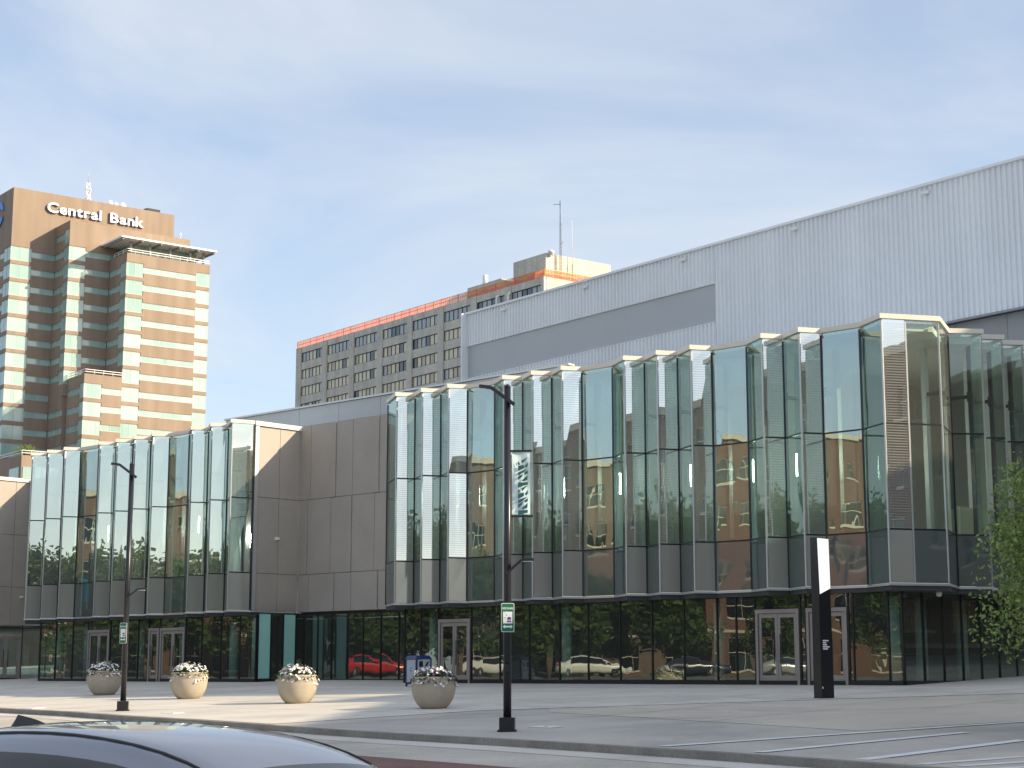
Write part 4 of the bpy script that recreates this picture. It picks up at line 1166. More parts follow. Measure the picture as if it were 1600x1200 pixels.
# ------------------------------------------------------------------ concrete hotel slab (middle distance)
C0 = Vector((5.23, 267.0, 0))
def hp(a, o, z):
    v = C0 + GA * a - GB * o       # o: outwards from the long face
    return Vector((v.x, v.y, z))
def hotel():
    h = thing('hotel_tower', 'grey concrete hotel slab with rows of long curtained windows and rooftop boxes', 'building')
    mb = MB(); mb.prism([(hp(a, o, 0).x, hp(a, o, 0).y) for a, o in ((0.35, -0.5), (78, -0.5), (78, -21), (0.35, -21))], 0, 64.2); mb.build('core', M_HOTEL, h)
    def pc(a0, a1, z0, z1, o0, o1, nm, mat=M_HOTEL):
        c = hp((a0 + a1) / 2, (o0 + o1) / 2, (z0 + z1) / 2)
        m = MB(); m.box(tuple(c), (a1 - a0, o1 - o0, z1 - z0), GA); return m.build(nm, mat, h)
    PW = 9.62
    starts = [0.83 + PW * k for k in range(8)]
    rows = [63.3 - 3.36 * k for k in range(8)]
    mats = M_HWIN
    for s in starts:
        for zt in rows:
            w0, w1, zb = s, s + 7.9, zt - 1.85
            # window frame (dark) with six curtained panes behind
            c = hp((w0 + w1) / 2, -0.16, (zt + zb) / 2)
            fr = MB()
            for z in (zt - 0.05, zb + 0.05): fr.box((c.x, c.y, z), (7.9, 0.16, 0.10), GA)
            for k in range(7):
                q = hp(w0 + 0.05 + 7.8 * k / 6, -0.16, (zt + zb) / 2); fr.box(tuple(q), (0.10, 0.12, zt - zb - 0.2), GA)
            f = fr.build('window', M_MULL, h)
            gz = MB()
            high = zt > 62
            for k in range(6):
                q = hp(w0 + 0.05 + 7.8 * (k + .5) / 6, -0.21, (zt + zb) / 2)
                r_ = rnd.random()
                mi = (2 if r_ < .62 else 0 if r_ < .8 else 3) if high and s > 15 else (3 if r_ < .55 else 2) if high else (0 if r_ < .66 else 1 if r_ < .84 else 3 if r_ < .93 else 2)
                gz.box(tuple(q), (1.28, 0.05, zt - zb - 0.18), GA, mi)
            gz.build('curtained_glazing', mats, f)
        # precast spandrels, one per storey
        zs = [64.45] + rows
        for k in range(len(rows)):
            top = 64.45 if k == 0 else rows[k - 1] - 1.85
            pc(s + 0.03, s + 7.87, rows[k], top, -0.5, 0.02, 'spandrel')
        pc(s + 0.03, s + 7.87, 20, rows[-1] - 1.85, -0.5, 0.02, 'spandrel')
    for k in range(9):
        a0 = starts[k] - 1.72 if k < 8 else starts[7] + 7.9
        a1 = a0 + 1.72
        if k == 0: a0 = 0.0
        if k == 8: a1 = 78.0
        a1 = min(a1, 78.0)
        pc(a0 + 0.02, a1 - 0.02, 20, 64.45, -0.5, 0.16, 'pilaster')
    # sunlit end wall and roof boxes
    mb = MB(); c = C0 - GA * -0.17; q = hp(0.17, -10.6, 42); mb.box(tuple(q), (20.6, 0.30, 44.9), GB); mb.build('end_wall', M_HOTEL, h)
    for z in (62.3, 59.0):
        q = hp(0.0, -10.6, z); m = MB(); m.box(tuple(q), (20.4, 0.07, 0.10), GB); m.build('string_course', M_STONE, h)
    mb = MB(); mb.prism([(hp(a, o, 0).x, hp(a, o, 0).y) for a, o in ((1.2, -1.2), (9.8, -1.2), (9.8, -15.0), (1.2, -15.0))], 64.2, 68.75); mb.build('roof_box', M_HOTEL, h)
    mb = MB(); mb.prism([(hp(a, o, 0).x, hp(a, o, 0).y) for a, o in ((13.6, -1.6), (23.3, -1.6), (23.3, -8), (13.6, -8))], 64.2, 66.9); mb.build('roof_box', M_HOTEL, h)
    for a, o, z in ((0.8, -2.0, 68.4), (19.5, -2.6, 66.9)):
        q = hp(a, o, z); mb = MB(); mb.lathe([(0.42, 0), (0.42, 0.35), (0.55, 0.4), (0.5, 0.7), (0.2, 0.85)] if z > 68 else [(0.45, 0), (0.45, 1.7), (0.40, 1.75)], tuple(q), 12); mb.build('roof_vent', M_RIB, h)
    for a in (12.2, 9.0):
        pts = [hp(a, 0.45, 58.5), hp(a, 0.45, 62.9), hp(a - 0.1, 0.3, 63.25), hp(a - 0.2, 0.1, 63.3)]
        mb = MB(); mb.tube([tuple(q) for q in pts], 0.22, 8); mb.build('vent_pipe', M_WHITE, h)
    return h
hotel()
def net_run(p, q, label, mats):
    """safety fence: posts, two rails and orange mesh sagging between"""
    p = Vector(p); q = Vector(q); d = (q - p); L = d.length; d.normalize()
    root = thing('safety_fence', label, 'fence', 'safety fence along the hotel roof edge', loc=tuple(p))
    loc = lambda v: Vector(v) - p
    n = max(2, int(L / 2.4))
    for k in range(n + 1):
        e = p + d * L * k / n; mb = MB()
        a = loc(e); mb.bar(a + Vector((0, 0, -0.55)), a + Vector((0, 0, 1.35)), 0.10, 0.10); mb.build('post', M_RAILY if k % 2 else mats[1], root)
    mb = MB()
    for h in (1.28, 0.68): mb.bar(loc(p) + Vector((0, 0, h)), loc(q) + Vector((0, 0, h)), 0.07, 0.09)
    mb.build('rail', M_RAILY, root)
    m = int(L / 0.6); net = MB()
    # woven net: vertical and horizontal straps, dense
    nrm = Vector((-d.y, d.x, 0))
    for k in range(m):
        a = loc(p + d * L * k / m); b = loc(p + d * L * (k + 1) / m)
        s0 = 0.06 * math.sin(k * 0.9) + 0.05 * math.sin(k * 0.37); s1 = 0.06 * math.sin((k + 1) * 0.9) + 0.05 * math.sin((k + 1) * 0.37)
        for z in [i * 0.12 for i in range(10)]:
            net.face([a + Vector((0, 0, z + 0.02)) + nrm * s0, b + Vector((0, 0, z + 0.02)) + nrm * s1, b + Vector((0, 0, z + 0.10)) + nrm * s1, a + Vector((0, 0, z + 0.10)) + nrm * s0])
        net.face([a + nrm * s0, a + d * 0.10 + nrm * s0, a + d * 0.10 + Vector((0, 0, 1.2)) + nrm * s0, a + Vector((0, 0, 1.2)) + nrm * s0])
    net.build('netting', mats[0], root)
z = 64.45
net_run(hp(78.0, -0.1, z), hp(24.0, -0.1, z), 'left stretch of orange safety netting along the long roof edge of the hotel', (M_NET, M_NET))
net_run(hp(23.9, -0.1, z), hp(0.1, -0.1, z), 'right stretch of orange safety netting in front of the hotel roof boxes', (M_NET, M_NET))
net_run(hp(0.05, -0.2, z), hp(0.05, -17.0, z), 'sunlit yellow and orange netting along the end wall roof edge of the hotel', (M_NET, M_RAILY))
q = hp(0.55, -3.7, 64.3)
o = lattice_mast(q, 9.6, 0.22, M_MULL, 'antenna_mast', 'tall dark ladder antenna mast on the hotel roof', sides=3)
mb = MB(); mb.tube([tuple(q + Vector((0, 0, 9.5))), tuple(q + Vector((0, 0, 13.4)))], 0.06, 6); mb.build('whip', M_MULL, o)
mb = MB(); mb.bar(q + Vector((-1.1, 0, 12.8)), q + Vector((0.1, 0, 12.8)), 0.06, 0.06); mb.build('cross_arm', M_MULL, o)
mb = MB(); mb.bar(q + Vector((0, 0, 6.0)), q + Vector((0.5, 0, 6.5)), 0.05, 0.05); mb.build('side_arm', M_MULL, o)
q = hp(0.55, -6.2, 64.3)
o = lattice_mast(q, 3.1, 0.18, M_MULL, 'antenna_mast', 'thin pale whip antenna on the hotel roof right of the tall mast', sides=3)
mb = MB(); mb.tube([tuple(q + Vector((0, 0, 3.0))), tuple(q + Vector((0, 0, 10.6)))], [0.05, 0.03], 6); mb.build('whip', M_WHITE, o)

# ------------------------------------------------------------------ lamp posts, banner, signs
def lamp_post(x, y, label, rz=0.0):
    z = plaza_z(x, y)
    t = thing('lamp_post', label, 'lamp post', 'dark lamp posts along the kerb', loc=(x, y, z), rz=rz)
    mb = MB(); mb.box((0, 0, 0.02), (0.40, 0.40, 0.04)); mb.box((0, 0, 0.165), (0.33, 0.33, 0.26)); mb.build('base', M_BLACK, t)
    mb = MB(); mb.tube([(0, 0, 0.30), (0, 0, 7.48)], [0.088, 0.072], 16); mb.lathe([(0.075, 0), (0.06, 0.05), (0.01, 0.08)], (0, 0, 7.48), 12); mb.build('pole', M_POLE, t)
    def arm(pts, w, h, nm):
        m = MB()
        for k in range(len(pts) - 1): m.bar(pts[k], pts[k + 1], w, h)
        return m.build(nm, M_POLE, t)
    a = arm([(0.16, -0.10, 7.08), (-0.36, -0.10, 7.47), (-0.62, -0.10, 7.50)], 0.09, 0.075, 'luminaire_arm')
    m = MB(); m.box((-0.46, -0.10, 7.455), (0.30, 0.07, 0.02)); m.build('luminaire_lens', M_WHITE, a)
    a = arm([(-0.06, -0.10, 3.33), (0.32, -0.10, 3.66), (0.58, -0.10, 3.67)], 0.07, 0.06, 'lower_arm')
    m = MB(); m.box((0.44, -0.10, 3.63), (0.22, 0.05, 0.015)); m.build('luminaire_lens', M_WHITE, a)
    m = MB(); m.box((0, -0.09, 1.35), (0.09, 0.02, 0.16)); m.build('hand_hole_cover', M_BLACK, t)
    return t
L1 = lamp_post(-0.1, 37.38, 'nearer lamp post with a banner and ride share sign, standing at the kerb', R(-4))
L2 = lamp_post(-11.76, 52.55, 'farther lamp post with sign but no banner, left of the planters', R(8))
m = MB(); m.bar((-0.02, -0.0, 4.62), (0.56, 0, 4.62), 0.045, 0.045); m.bar((-0.02, 0, 6.06), (0.54, 0, 6.06), 0.045, 0.045); m.build('banner_arm', M_POLE, L1)
L3 = lamp_post(-31.6, 91.3, 'lamp post left of the view whose banner shows in the left glass bay', R(78))
m = MB(); m.bar((-0.02, -0.0, 4.62), (0.56, 0, 4.62), 0.045, 0.045); m.bar((-0.02, 0, 6.06), (0.54, 0, 6.06), 0.045, 0.045); m.build('banner_arm', M_POLE, L3)
def banner(x, y, rz, label, cloth):
    z = plaza_z(x, y)
    o = thing('banner', label, 'banner', 'street banners on the lamp posts', loc=(x, y, z), rz=rz)
    m = MB(); n = 12
    for i in range(6):
        for j in range(n):
            def P(u, v): 
                return (0.10 + 0.40 * u / 6, 0.012 * math.sin(v / n * 6 + u), 4.66 + 1.38 * v / n)
            m.face([P(i, j), P(i + 1, j), P(i + 1, j + 1), P(i, j + 1)], 0, True)
            m.face([(a, b + 0.004, c) for a, b, c in (P(i, j + 1), P(i + 1, j + 1), P(i + 1, j), P(i, j))], 0, True)
    m.build('cloth', cloth, o)
    pt = MB()
    shapes = [[(0, .0), (0, .16), (.25, .03)], [(.32, .17), (.62, .23), (.95, .30), (.40, .06)], [(0, -.02), (.55, .02), (.60, -.10), (0, -.22)], [(.65, -.04), (.95, .12), (.95, -.02), (.80, -.10)],
              [(0, -.26), (.95, -.12), (.55, -.26), (0, -.38)], [(.60, -.28), (.95, -.18), (.95, -.30), (.65, -.36)], [(0, -.42), (.50, -.32), (.40, -.42), (0, -.56)],
              [(.35, -.56), (.95, -.36), (.90, -.54), (.5, -.60)], [(0, -.64), (.95, -.62), (.95, -.72), (.6, -.74), (0, -.82)]]
    for rep in (0, 1):
        for s in shapes:
            P = [(0.235 + 0.225 * u, -0.030, 5.74 + 0.60 * v - 0.60 * rep * 1.02) for u, v in s]
            if (Vector(P[1]) - Vector(P[0])).cross(Vector(P[2]) - Vector(P[0])).y > 0: P.reverse()
            pt.face(P)
    pt.build('printed_pattern', M_TEAL, o)
    g = MB()
    for u in (0.13, 0.46):
        for zz in (4.64, 6.05): g.box((u, 0, zz), (0.03, 0.03, 0.05))
    g.build('grommet', M_ALU, o)
banner(-0.1, 37.38, R(-4), 'pale blue street banner with dark teal woven pattern on the nearer lamp post', M_BANNER)
M_AQUA = surf('banner_aqua', (0.06, 0.55, 0.68), 0.7, var=0.04)
banner(-31.6, 91.3, R(78), 'aqua street banner reflected small in a pane of the left glass bay', M_AQUA)
def share_sign(x, y, zc, rz, label, back=False):
    z = plaza_z(x, y)
    o = thing('ride_share_sign', label, 'sign', 'ride share signs on the lamp posts', loc=(x, y, z + zc), rz=rz)
    W, H = 0.285, 0.62
    def rr(w, h, r, yy, yb):
        P = []
        for cx, cz, a0 in ((w / 2 - r, h / 2 - r, 0), (-w / 2 + r, h / 2 - r, 90), (-w / 2 + r, -h / 2 + r, 180), (w / 2 - r, -h / 2 + r, 270)):
            for k in range(5):
                a = R(a0 + 22.5 * k); P.append((cx + r * math.cos(a), cz + r * math.sin(a)))
        m = MB(); n = len(P)
        m.face([(p[0], yy, p[1]) for p in P][::-1]); m.face([(p[0], yb, p[1]) for p in P])
        for k in range(n):
            a, b = P[k], P[(k + 1) % n]; m.face([(a[0], yy, a[1]), (b[0], yy, b[1]), (b[0], yb, b[1]), (a[0], yb, a[1])])
        return m
    yo = -0.105
    rr(W, H, 0.035, yo, yo + 0.006).build('plate', M_WHITE, o)
    rr(W - 0.024, H - 0.024, 0.028, yo - 0.003, yo - 0.0005).build('green_face', M_GREEN, o)
    rr(0.20, 0.25, 0.006, yo - 0.006, yo - 0.0035).build('white_field', M_WHITE, o)
    me = text_mesh('lettering', 'RIDE SHARE', 0.060, M_WHITE, 0.0006, 0.0012)
    w = max(v.co.x for v in me.vertices) - min(v.co.x for v in me.vertices)
    for v in me.vertices: v.co.x *= 0.235 / w
    t = link('lettering', me, o); t.matrix_local = basis((1, 0, 0), (0, 0, 1), (0, yo - 0.0055, 0.195))
    m = MB()   # car with a person, pick-up symbol
    def q(x0, x1, z0, z1, yy=yo - 0.0085): m.face([(x0, yy, z0), (x1, yy, z0), (x1, yy, z1), (x0, yy, z1)])
    q(-0.012, 0.072, -0.045, -0.018); q(-0.012, 0.072, -0.092, -0.064); q(-0.006, 0.012, -0.105, -0.092); q(0.048, 0.066, -0.105, -0.092); q(0.0, 0.062, -0.018, 0.01)
    m.build('car_symbol', M_NAVY, o)
    m = MB(); q(-0.075, -0.045, 0.095, 0.104); q(-0.03, -0.02, 0.03, 0.075); q(-0.075, -0.04, -0.012, 0.004); m.build('small_marks', M_DKGREY, o)
    m = MB(); yy = yo - 0.0055; zc2 = -0.195
    P = [(-0.105, 0), (-0.062, -0.042), (-0.062, -0.017), (0.062, -0.017), (0.062, -0.042), (0.105, 0), (0.062, 0.042), (0.062, 0.017), (-0.062, 0.017), (-0.062, 0.042)]
    m.face([(a, yy, zc2 + b) for a, b in P]); m.build('double_arrow', M_WHITE, o)
    m = MB()
    for zz in (-0.2, 0.2): m.box((0, yo + 0.05, zz), (0.06, 0.09, 0.03))
    m.build('mounting_strap', M_ALU, o)
share_sign(-0.1, 37.38, 2.42, R(4), 'green ride share sign on the nearer lamp post below the banner')
share_sign(-11.76, 52.55, 2.33, R(-32), 'green ride share sign on the farther lamp post at the left')

def pylon():
    x, y = 8.86, 49.3; z = plaza_z(x, y)
    o = thing('sign_pylon', 'tall black sign pylon with white panel near the top beside the entrance doors', 'sign', loc=(x, y, z), rz=R(28))
    # slightly twisted four-sided black shaft
    m = MB(); w, d, H = 0.44, 0.36, 4.55
    m.box8([(-w / 2, -d / 2, -0.03), (w / 2, -d / 2, -0.03), (w / 2, d / 2, -0.03), (-w / 2, d / 2, -0.03), (-w / 2 + .02, -d / 2 + .03, H), (w / 2 - .02, -d / 2 + .03, H - 0.03), (w / 2 - .02, d / 2, H), (-w / 2 + .02, d / 2, H + 0.02)])
    m.build('shaft', M_BLACK, o)
    def Y(zz): return -d / 2 + 0.03 * zz / H - 0.006
    m = MB(); m.face([(-w / 2 + .012, Y(4.54), 4.53), (-w / 2 + .045, Y(2.95), 2.93), (w / 2 - .012, Y(3.1), 3.10), (w / 2 - .022, Y(4.51), 4.51)]); m.build('white_panel', M_PANELGLOW, o)
    m = MB()
    for k, L in enumerate((0.205, 0.125, 0.145, 0.235, 0.18)):
        z0 = 1.60 - k * 0.058; m.face([(-0.13, Y(z0) - 0.002, z0), (-0.13 + L, Y(z0) - 0.002, z0), (-0.13 + L, Y(z0) - 0.002, z0 + 0.034), (-0.13, Y(z0) - 0.002, z0 + 0.034)])
    m.build('text_lines', M_WHITE, o)
    m = MB(); m.face([(-0.20, Y(.3) - .002, 0.27), (-0.165, Y(.3) - .002, 0.27), (-0.165, Y(.3) - .002, 0.33), (-0.20, Y(.3) - .002, 0.33)]); m.build('sticker', M_WHITE, o)
pylon()

def recycling_bin():
    x, y = -3.70, 68.6; z = plaza_z(x, y)
    o = thing('recycling_bin', 'blue and grey recycling bin with dark slots in front of the entrance glass', 'bin', loc=(x, y, z), rz=R(38))
    w = 0.74
    m = MB()
    for sx in (-1, 1):
        for sy in (-1, 1): m.box((sx * (w / 2 - 0.03), sy * (w / 2 - 0.03), 0.55), (0.06, 0.06, 1.10))
    m.box((0, 0, 0.12), (w - 0.08, w - 0.08, 0.06)); m.build('frame', M_BINBLUE, o)
    m = MB(); m.box((0, 0, 0.60), (w - 0.03, w - 0.03, 0.88)); m.build('body', M_BINGREY, o)
    m = MB(); m.box8([(-w / 2 - .02, -w / 2 - .02, 1.06), (w / 2 + .02, -w / 2 - .02, 1.06), (w / 2 + .02, w / 2 + .02, 1.06), (-w / 2 - .02, w / 2 + .02, 1.06), (-w / 2 + .06, -w / 2 + .06, 1.20), (w / 2 - .06, -w / 2 + .06, 1.20), (w / 2 - .06, w / 2 - .06, 1.20), (-w / 2 + .06, w / 2 - .06, 1.20)]); m.build('lid', M_BINBLUE, o)
    fy = -w / 2 + 0.015 - 0.006
    m = MB(); m.face([(-0.22, fy, 0.76), (-0.04, fy, 0.76), (-0.04, fy, 0.98), (-0.22, fy, 0.98)]); m.build('opening', M_BLACK, o)
    m = MB(); m.face([(0.06, fy, 0.78), (0.16, fy, 0.80), (0.26, fy, 0.98), (0.14, fy, 0.94)]); m.build('leaf_symbol', M_BLACK, o)
    m = MB(); m.face([(-0.18, fy, 0.62), (-0.08, fy, 0.62), (-0.08, fy, 0.67), (-0.18, fy, 0.67)]); m.face([(0.08, fy, 0.62), (0.2, fy, 0.62), (0.2, fy, 0.67), (0.08, fy, 0.67)]); m.build('small_caption', M_NAVY, o)
    fx = -w / 2 + 0.015 - 0.006
    m = MB()
    for k in range(10):
        a0, a1 = R(50 + 28 * k), R(50 + 28 * (k + 1)); r0, r1 = 0.055, 0.085
        m.face([(fx, -(r1 * math.cos(a0)), 0.66 + r1 * math.sin(a0)), (fx, -(r1 * math.cos(a1)), 0.66 + r1 * math.sin(a1)), (fx, -(r0 * math.cos(a1)), 0.66 + r0 * math.sin(a1)), (fx, -(r0 * math.cos(a0)), 0.66 + r0 * math.sin(a0))])
    m.build('ring_symbol', M_NAVY, o)
recycling_bin()

# ------------------------------------------------------------------ planters
def planter_meshes(seed):
    r_ = random.Random(seed)
    bowl = MB()
    bowl.lathe([(0.33, 0.0), (0.37, 0.012), (0.47, 0.10), (0.555, 0.22), (0.610, 0.36), (0.636, 0.50), (0.640, 0.58), (0.634, 0.655), (0.642, 0.66), (0.640, 0.675), (0.630, 0.68), (0.618, 0.745), (0.628, 0.755), (0.626, 0.80), (0.615, 0.815), (0.555, 0.815), (0.545, 0.74), (0.50, 0.72)], (0, 0, 0), 40)
    soil = MB(); soil.lathe([(0.54, 0.0), (0.45, 0.06), (0.05, 0.09)], (0, 0, 0.735), 24)
    lf = MB(); fl = MB()
    def leaf(mb, c, s, mi):
        n = Vector((r_.uniform(-1, 1), r_.uniform(-1, 1), r_.uniform(0.2, 1.2))).normalized()
        u = n.cross(Vector((r_.uniform(-1, 1), r_.uniform(-1, 1), r_.uniform(-1, 1)))).normalized(); v = n.cross(u)
        mb.face([c + u * s, c + v * s * .55, c - u * s, c - v * s * .55], mi)
    for k in range(900):
        a = r_.uniform(0, 6.283); rr = 0.68 * math.sqrt(r_.random()); top = 1.02 - 0.26 * (rr / 0.68) ** 2.2 - (0.10 if rr > 0.58 else 0)
        c = Vector((rr * math.cos(a), rr * math.sin(a), 0.80 + (top - 0.80) * r_.random() + r_.uniform(-0.03, 0.04)))
        leaf(lf, c, r_.uniform(0.025, 0.055), 0)
    for k in range(330):
        a = r_.uniform(0, 6.283); rr = 0.69 * math.sqrt(r_.random()); top = 1.04 - 0.26 * (rr / 0.68) ** 2.2 - (0.10 if rr > 0.58 else 0)
        lump = 0.045 * math.sin(a * 3 + seed * 2.1) + 0.03 * math.sin(a * 7 + seed) - (0.10 if (rr > 0.6 and math.sin(a * 4 + seed * 1.7) > 0.3) else 0)
        c = Vector((rr * math.cos(a), rr * math.sin(a), top + lump + r_.uniform(-0.05, 0.05)))
        mi = 1 if (seed == 4 and r_.random() < 0.30) else 0
        s = r_.uniform(0.03, 0.052)
        n = Vector((c.x, c.y, 0.7)).normalized() + Vector((r_.uniform(-.4, .4), r_.uniform(-.4, .4), 0)); n.normalize()
        u = n.cross(Vector((0, 0, 1))).normalized(); v = n.cross(u)
        ring = [c + (u * math.cos(t * 1.2566) + v * math.sin(t * 1.2566)) * s + n * 0.008 for t in range(5)]
        for t in range(5):
            fl.face([c, ring[t], ring[(t + 1) % 5]], mi)
    return bowl.mesh('bowl', M_PLANTER), soil.mesh('soil', M_SOIL), lf.mesh('foliage', M_PLEAF), fl.mesh('flowers', [M_FLOWER, M_PURPLE])
bowl_me = None
for k, (x, y, s, lab) in enumerate(((-15.9, 67.65, 1.04, 'stone bowl planter of white flowers farthest left, behind the farther lamp post'), (-11.42, 61.29, 1.03, 'stone bowl planter of white flowers, second from the left'),
                                    (-6.81, 55.03, 0.99, 'sunlit stone bowl planter of pale flowers, third from the left'), (-2.22, 49.1, 0.98, 'stone bowl planter with white and purple flowers, farthest right'))):
    bm_, so_, lf_, fl_ = planter_meshes(k + 1)
    if bowl_me is None: bowl_me, soil_me = bm_, so_
    t = thing('flower_planter', lab, 'planter', 'round flower planters in a row on the plaza', loc=(x, y, plaza_z(x, y) + 0.004), rz=k * 1.1)
    t.scale = (s, s, s * 1.10)
    link('bowl', bowl_me, t); link('soil', soil_me, t)
    tag(link('foliage', lf_, t), kind='stuff'); tag(link('flowers', fl_, t), kind='stuff')

# ------------------------------------------------------------------ trees
def limb_path(r_, p0, d, L, n, bend):
    pts = [Vector(p0)]; d = Vector(d).normalized()
    for k in range(n):
        d = (d + Vector((r_.uniform(-bend, bend), r_.uniform(-bend, bend), r_.uniform(-bend * .4, bend)))).normalized()
        pts.append(pts[-1] + d * L / n)
    return pts
def tree_meshes(seed, H, rad, trunk_h, nleaf, leaf, lmat, trunk_r=0.16, density=14):
    r_ = random.Random(seed)
    tk = MB()
    path = limb_path(r_, (0, 0, -0.1), (0, 0, 1), H * 0.82, 8, 0.07)
    tk.tube(path, [trunk_r * (1 - 0.85 * k / 8) for k in range(9)], 10)
    clumps = []
    for k in range(density):
        i = 2 + int(6 * k / density); base = path[min(i, 8)]
        if base.z < trunk_h: base = path[0].lerp(path[8], trunk_h / (H * 0.82) + 0.02)
        a = k * 2.4 + r_.uniform(-.4, .4); up = 0.25 + 0.9 * (k / density)
        L = rad * (1.0 - 0.45 * (k / density)) * r_.uniform(0.75, 1.05)
        lp = limb_path(r_, base, (math.cos(a), math.sin(a), up), L, 4, 0.22)
        tk.tube(lp, [trunk_r * 0.42, trunk_r * .33, trunk_r * .25, trunk_r * .16, trunk_r * .06], 6)
        for q in lp[2:]: clumps.append((q, rad * r_.uniform(0.20, 0.36)))
        for j in range(2):
            a2 = a + r_.uniform(-1, 1); l2 = limb_path(r_, lp[2], (math.cos(a2), math.sin(a2), r_.uniform(-.1, .7)), L * 0.5, 3, 0.25)
            tk.tube(l2, [trunk_r * .2, trunk_r * .14, trunk_r * .09, trunk_r * .04], 5)
            clumps.append((l2[-1], rad * r_.uniform(0.18, 0.32)))
    clumps.append((path[-1], rad * 0.3))
    cr = MB()
    per = max(1, nleaf // len(clumps))
    for c, rr in clumps:
        for k in range(per):
            v = Vector((r_.gauss(0, 1), r_.gauss(0, 1), r_.gauss(0, 0.75)))
            p = c + v.normalized() * rr * (r_.random() ** 0.45) * Vector((1, 1, .7)).length / 1.57
            n = Vector((r_.uniform(-1, 1), r_.uniform(-1, 1), r_.uniform(-.2, 1))).normalized()
            u = n.cross(Vector((r_.uniform(-1, 1), r_.uniform(-1, 1), r_.uniform(-1, 1)))).normalized(); w = n.cross(u)
            s = leaf * r_.uniform(0.6, 1.25)
            cr.face([p - u * s, p + w * s * .5 - u * s * .1, p + u * s, p - w * s * .5 - u * s * .1])
    return tk.mesh('trunk', M_BARK), cr.mesh('crown', lmat)
def tree(meshes, x, y, z, rz, sc, label, grp, name='street_tree'):
    t = thing(name, label, 'tree', grp, loc=(x, y, z), rz=rz); t.scale = (sc, sc, sc)
    link('trunk', meshes[0], t); link('crown', meshes[1], t)
    return t
near_tree = tree_meshes(5, 5.9, 2.5, 1.5, 24000, 0.055, M_LEAF, 0.10, 22)
tree(near_tree, 11.2, 33.4, plaza_z(11.2, 33.4), 0.6, 1.0, 'light green young tree leaning in from the right edge', None)
TA = tree_meshes(21, 9.5, 4.3, 1.7, 9000, 0.27, M_LEAF2, 0.2, 16)
TB = tree_meshes(22, 12.0, 4.9, 2.0, 10000, 0.29, M_LEAF2, 0.24, 17)
for k, (x, y, m_, s_) in enumerate(((-60, 101, TB, 0.85), (-60, 92, TA, 0.95), (-58.5, 84, TB, 0.9), (-59, 76, TA, 0.95), (-60, 69.5, TB, 0.85), (-58, 62.5, TA, 0.95), (-57.5, 53.5, TA, 0.85), (-57, 46, TB, 0.7), (-57, 36, TB, 0.8), (-67, 96, TA, 0.9), (-67, 80, TB, 0.9), (-66, 73, TA, 1.0), (-67, 57.5, TB, 0.75))):
    tree(m_, x, y, SIDE_Z, k * 1.7, s_, 'leafy street tree behind the parked cars, reflected in the ground floor glass', 'trees reflected in the glass from across the left street')
for k, (x, y, m_, s_) in enumerate(((5, -14, TB, 1.45), (13, -18, TA, 1.7), (21, -22, TB, 1.5), (-3, -20, TB, 1.5), (29, -26, TA, 1.75), (10, -30, TB, 1.6), (36, -34, TB, 1.5))):
    tree(m_, x, y, street_z(x, y), k * 2.1, s_, 'leafy tree in the park behind the viewer, reflected in the left glass bay', 'park trees reflected in the left bay')

# ------------------------------------------------------------------ buildings around the square (reflected in the glass, casting its shade)
def town_block(name, label, p0, d, L, depth, H, z0, wall, floors, bayw, facen, win_h=1.9, trim=M_STONE, windows=True):
    """p0: left end of the front, d along the front, facen: outward normal of the front"""
    t = thing(name, label, 'building', loc=(0, 0, 0))
    p0 = Vector((*p0, 0)); d = Vector((*d, 0)).normalized(); n = Vector((*facen, 0)).normalized()
    q = [p0, p0 + d * L, p0 + d * L - n * depth, p0 - n * depth]
    fh = (H - 1.2) / floors
    core = MB(); core.prism([((p - n * 0.0).x, (p - n * 0.0).y) for p in [p0 - n * .3, p0 + d * L - n * .3, p0 + d * L - n * depth, p0 - n * depth]], z0 - 1, z0 + H - 0.05); core.build('core', wall, t)
    nb = max(1, int(L / bayw)); bw = L / nb; ww = bw * 0.52
    def pc(s0, s1, za, zb, o0, o1, nm, mat):
        c = p0 + d * (s0 + s1) / 2 + n * (o0 + o1) / 2; m = MB(); m.box((c.x, c.y, (za + zb) / 2), (s1 - s0, o1 - o0, zb - za), d); return m.build(nm, mat, t)
    for f in range(floors):
        za = z0 + f * fh; wz0 = za + fh * 0.30; wz1 = wz0 + min(win_h, fh * 0.58)
        if f == 0: wz0 = za + 0.5; wz1 = za + fh * 0.85
        pc(0, L, za - (1 if f == 0 else 0), wz0, -.3, 0, 'wall_course', wall)
        pc(0, L, wz1, za + fh if f < floors - 1 else z0 + H, -.3, 0, 'wall_course', wall)
        for b in range(nb):
            s = b * bw
            pc(s, s + (bw - ww) / 2, wz0, wz1, -.3, 0, 'pier', wall); pc(s + (bw + ww) / 2, s + bw, wz0, wz1, -.3, 0, 'pier', wall)
            w = pc(s + (bw - ww) / 2, s + (bw + ww) / 2, wz0, wz1, -.26, -.2, 'window', M_CARGLASS)
            c = p0 + d * (s + bw / 2) - n * 0.17; m = MB()
            m.box((c.x, c.y, (wz0 + wz1) / 2), (ww, 0.06, 0.07), d)
            m.box((c.x, c.y, (wz0 + wz1) / 2), (0.07, 0.061, wz1 - wz0), d); m.box((c.x, c.y, wz1 - .05), (ww, 0.062, 0.1), d); m.build('window_frame', M_STONE, w)
            pc(s + (bw - ww) / 2 - .1, s + (bw + ww) / 2 + .1, wz0 - .16, wz0 - .002, -.1, 0.09, 'sill', trim)
    pc(-.2, L + .2, z0 + H, z0 + H + .5, -.4, 0.35, 'cornice', trim)
    pc(-.05, L + .05, z0 + fh - .15, z0 + fh + .1, 0.001, .12, 'string_course', trim)
    return t
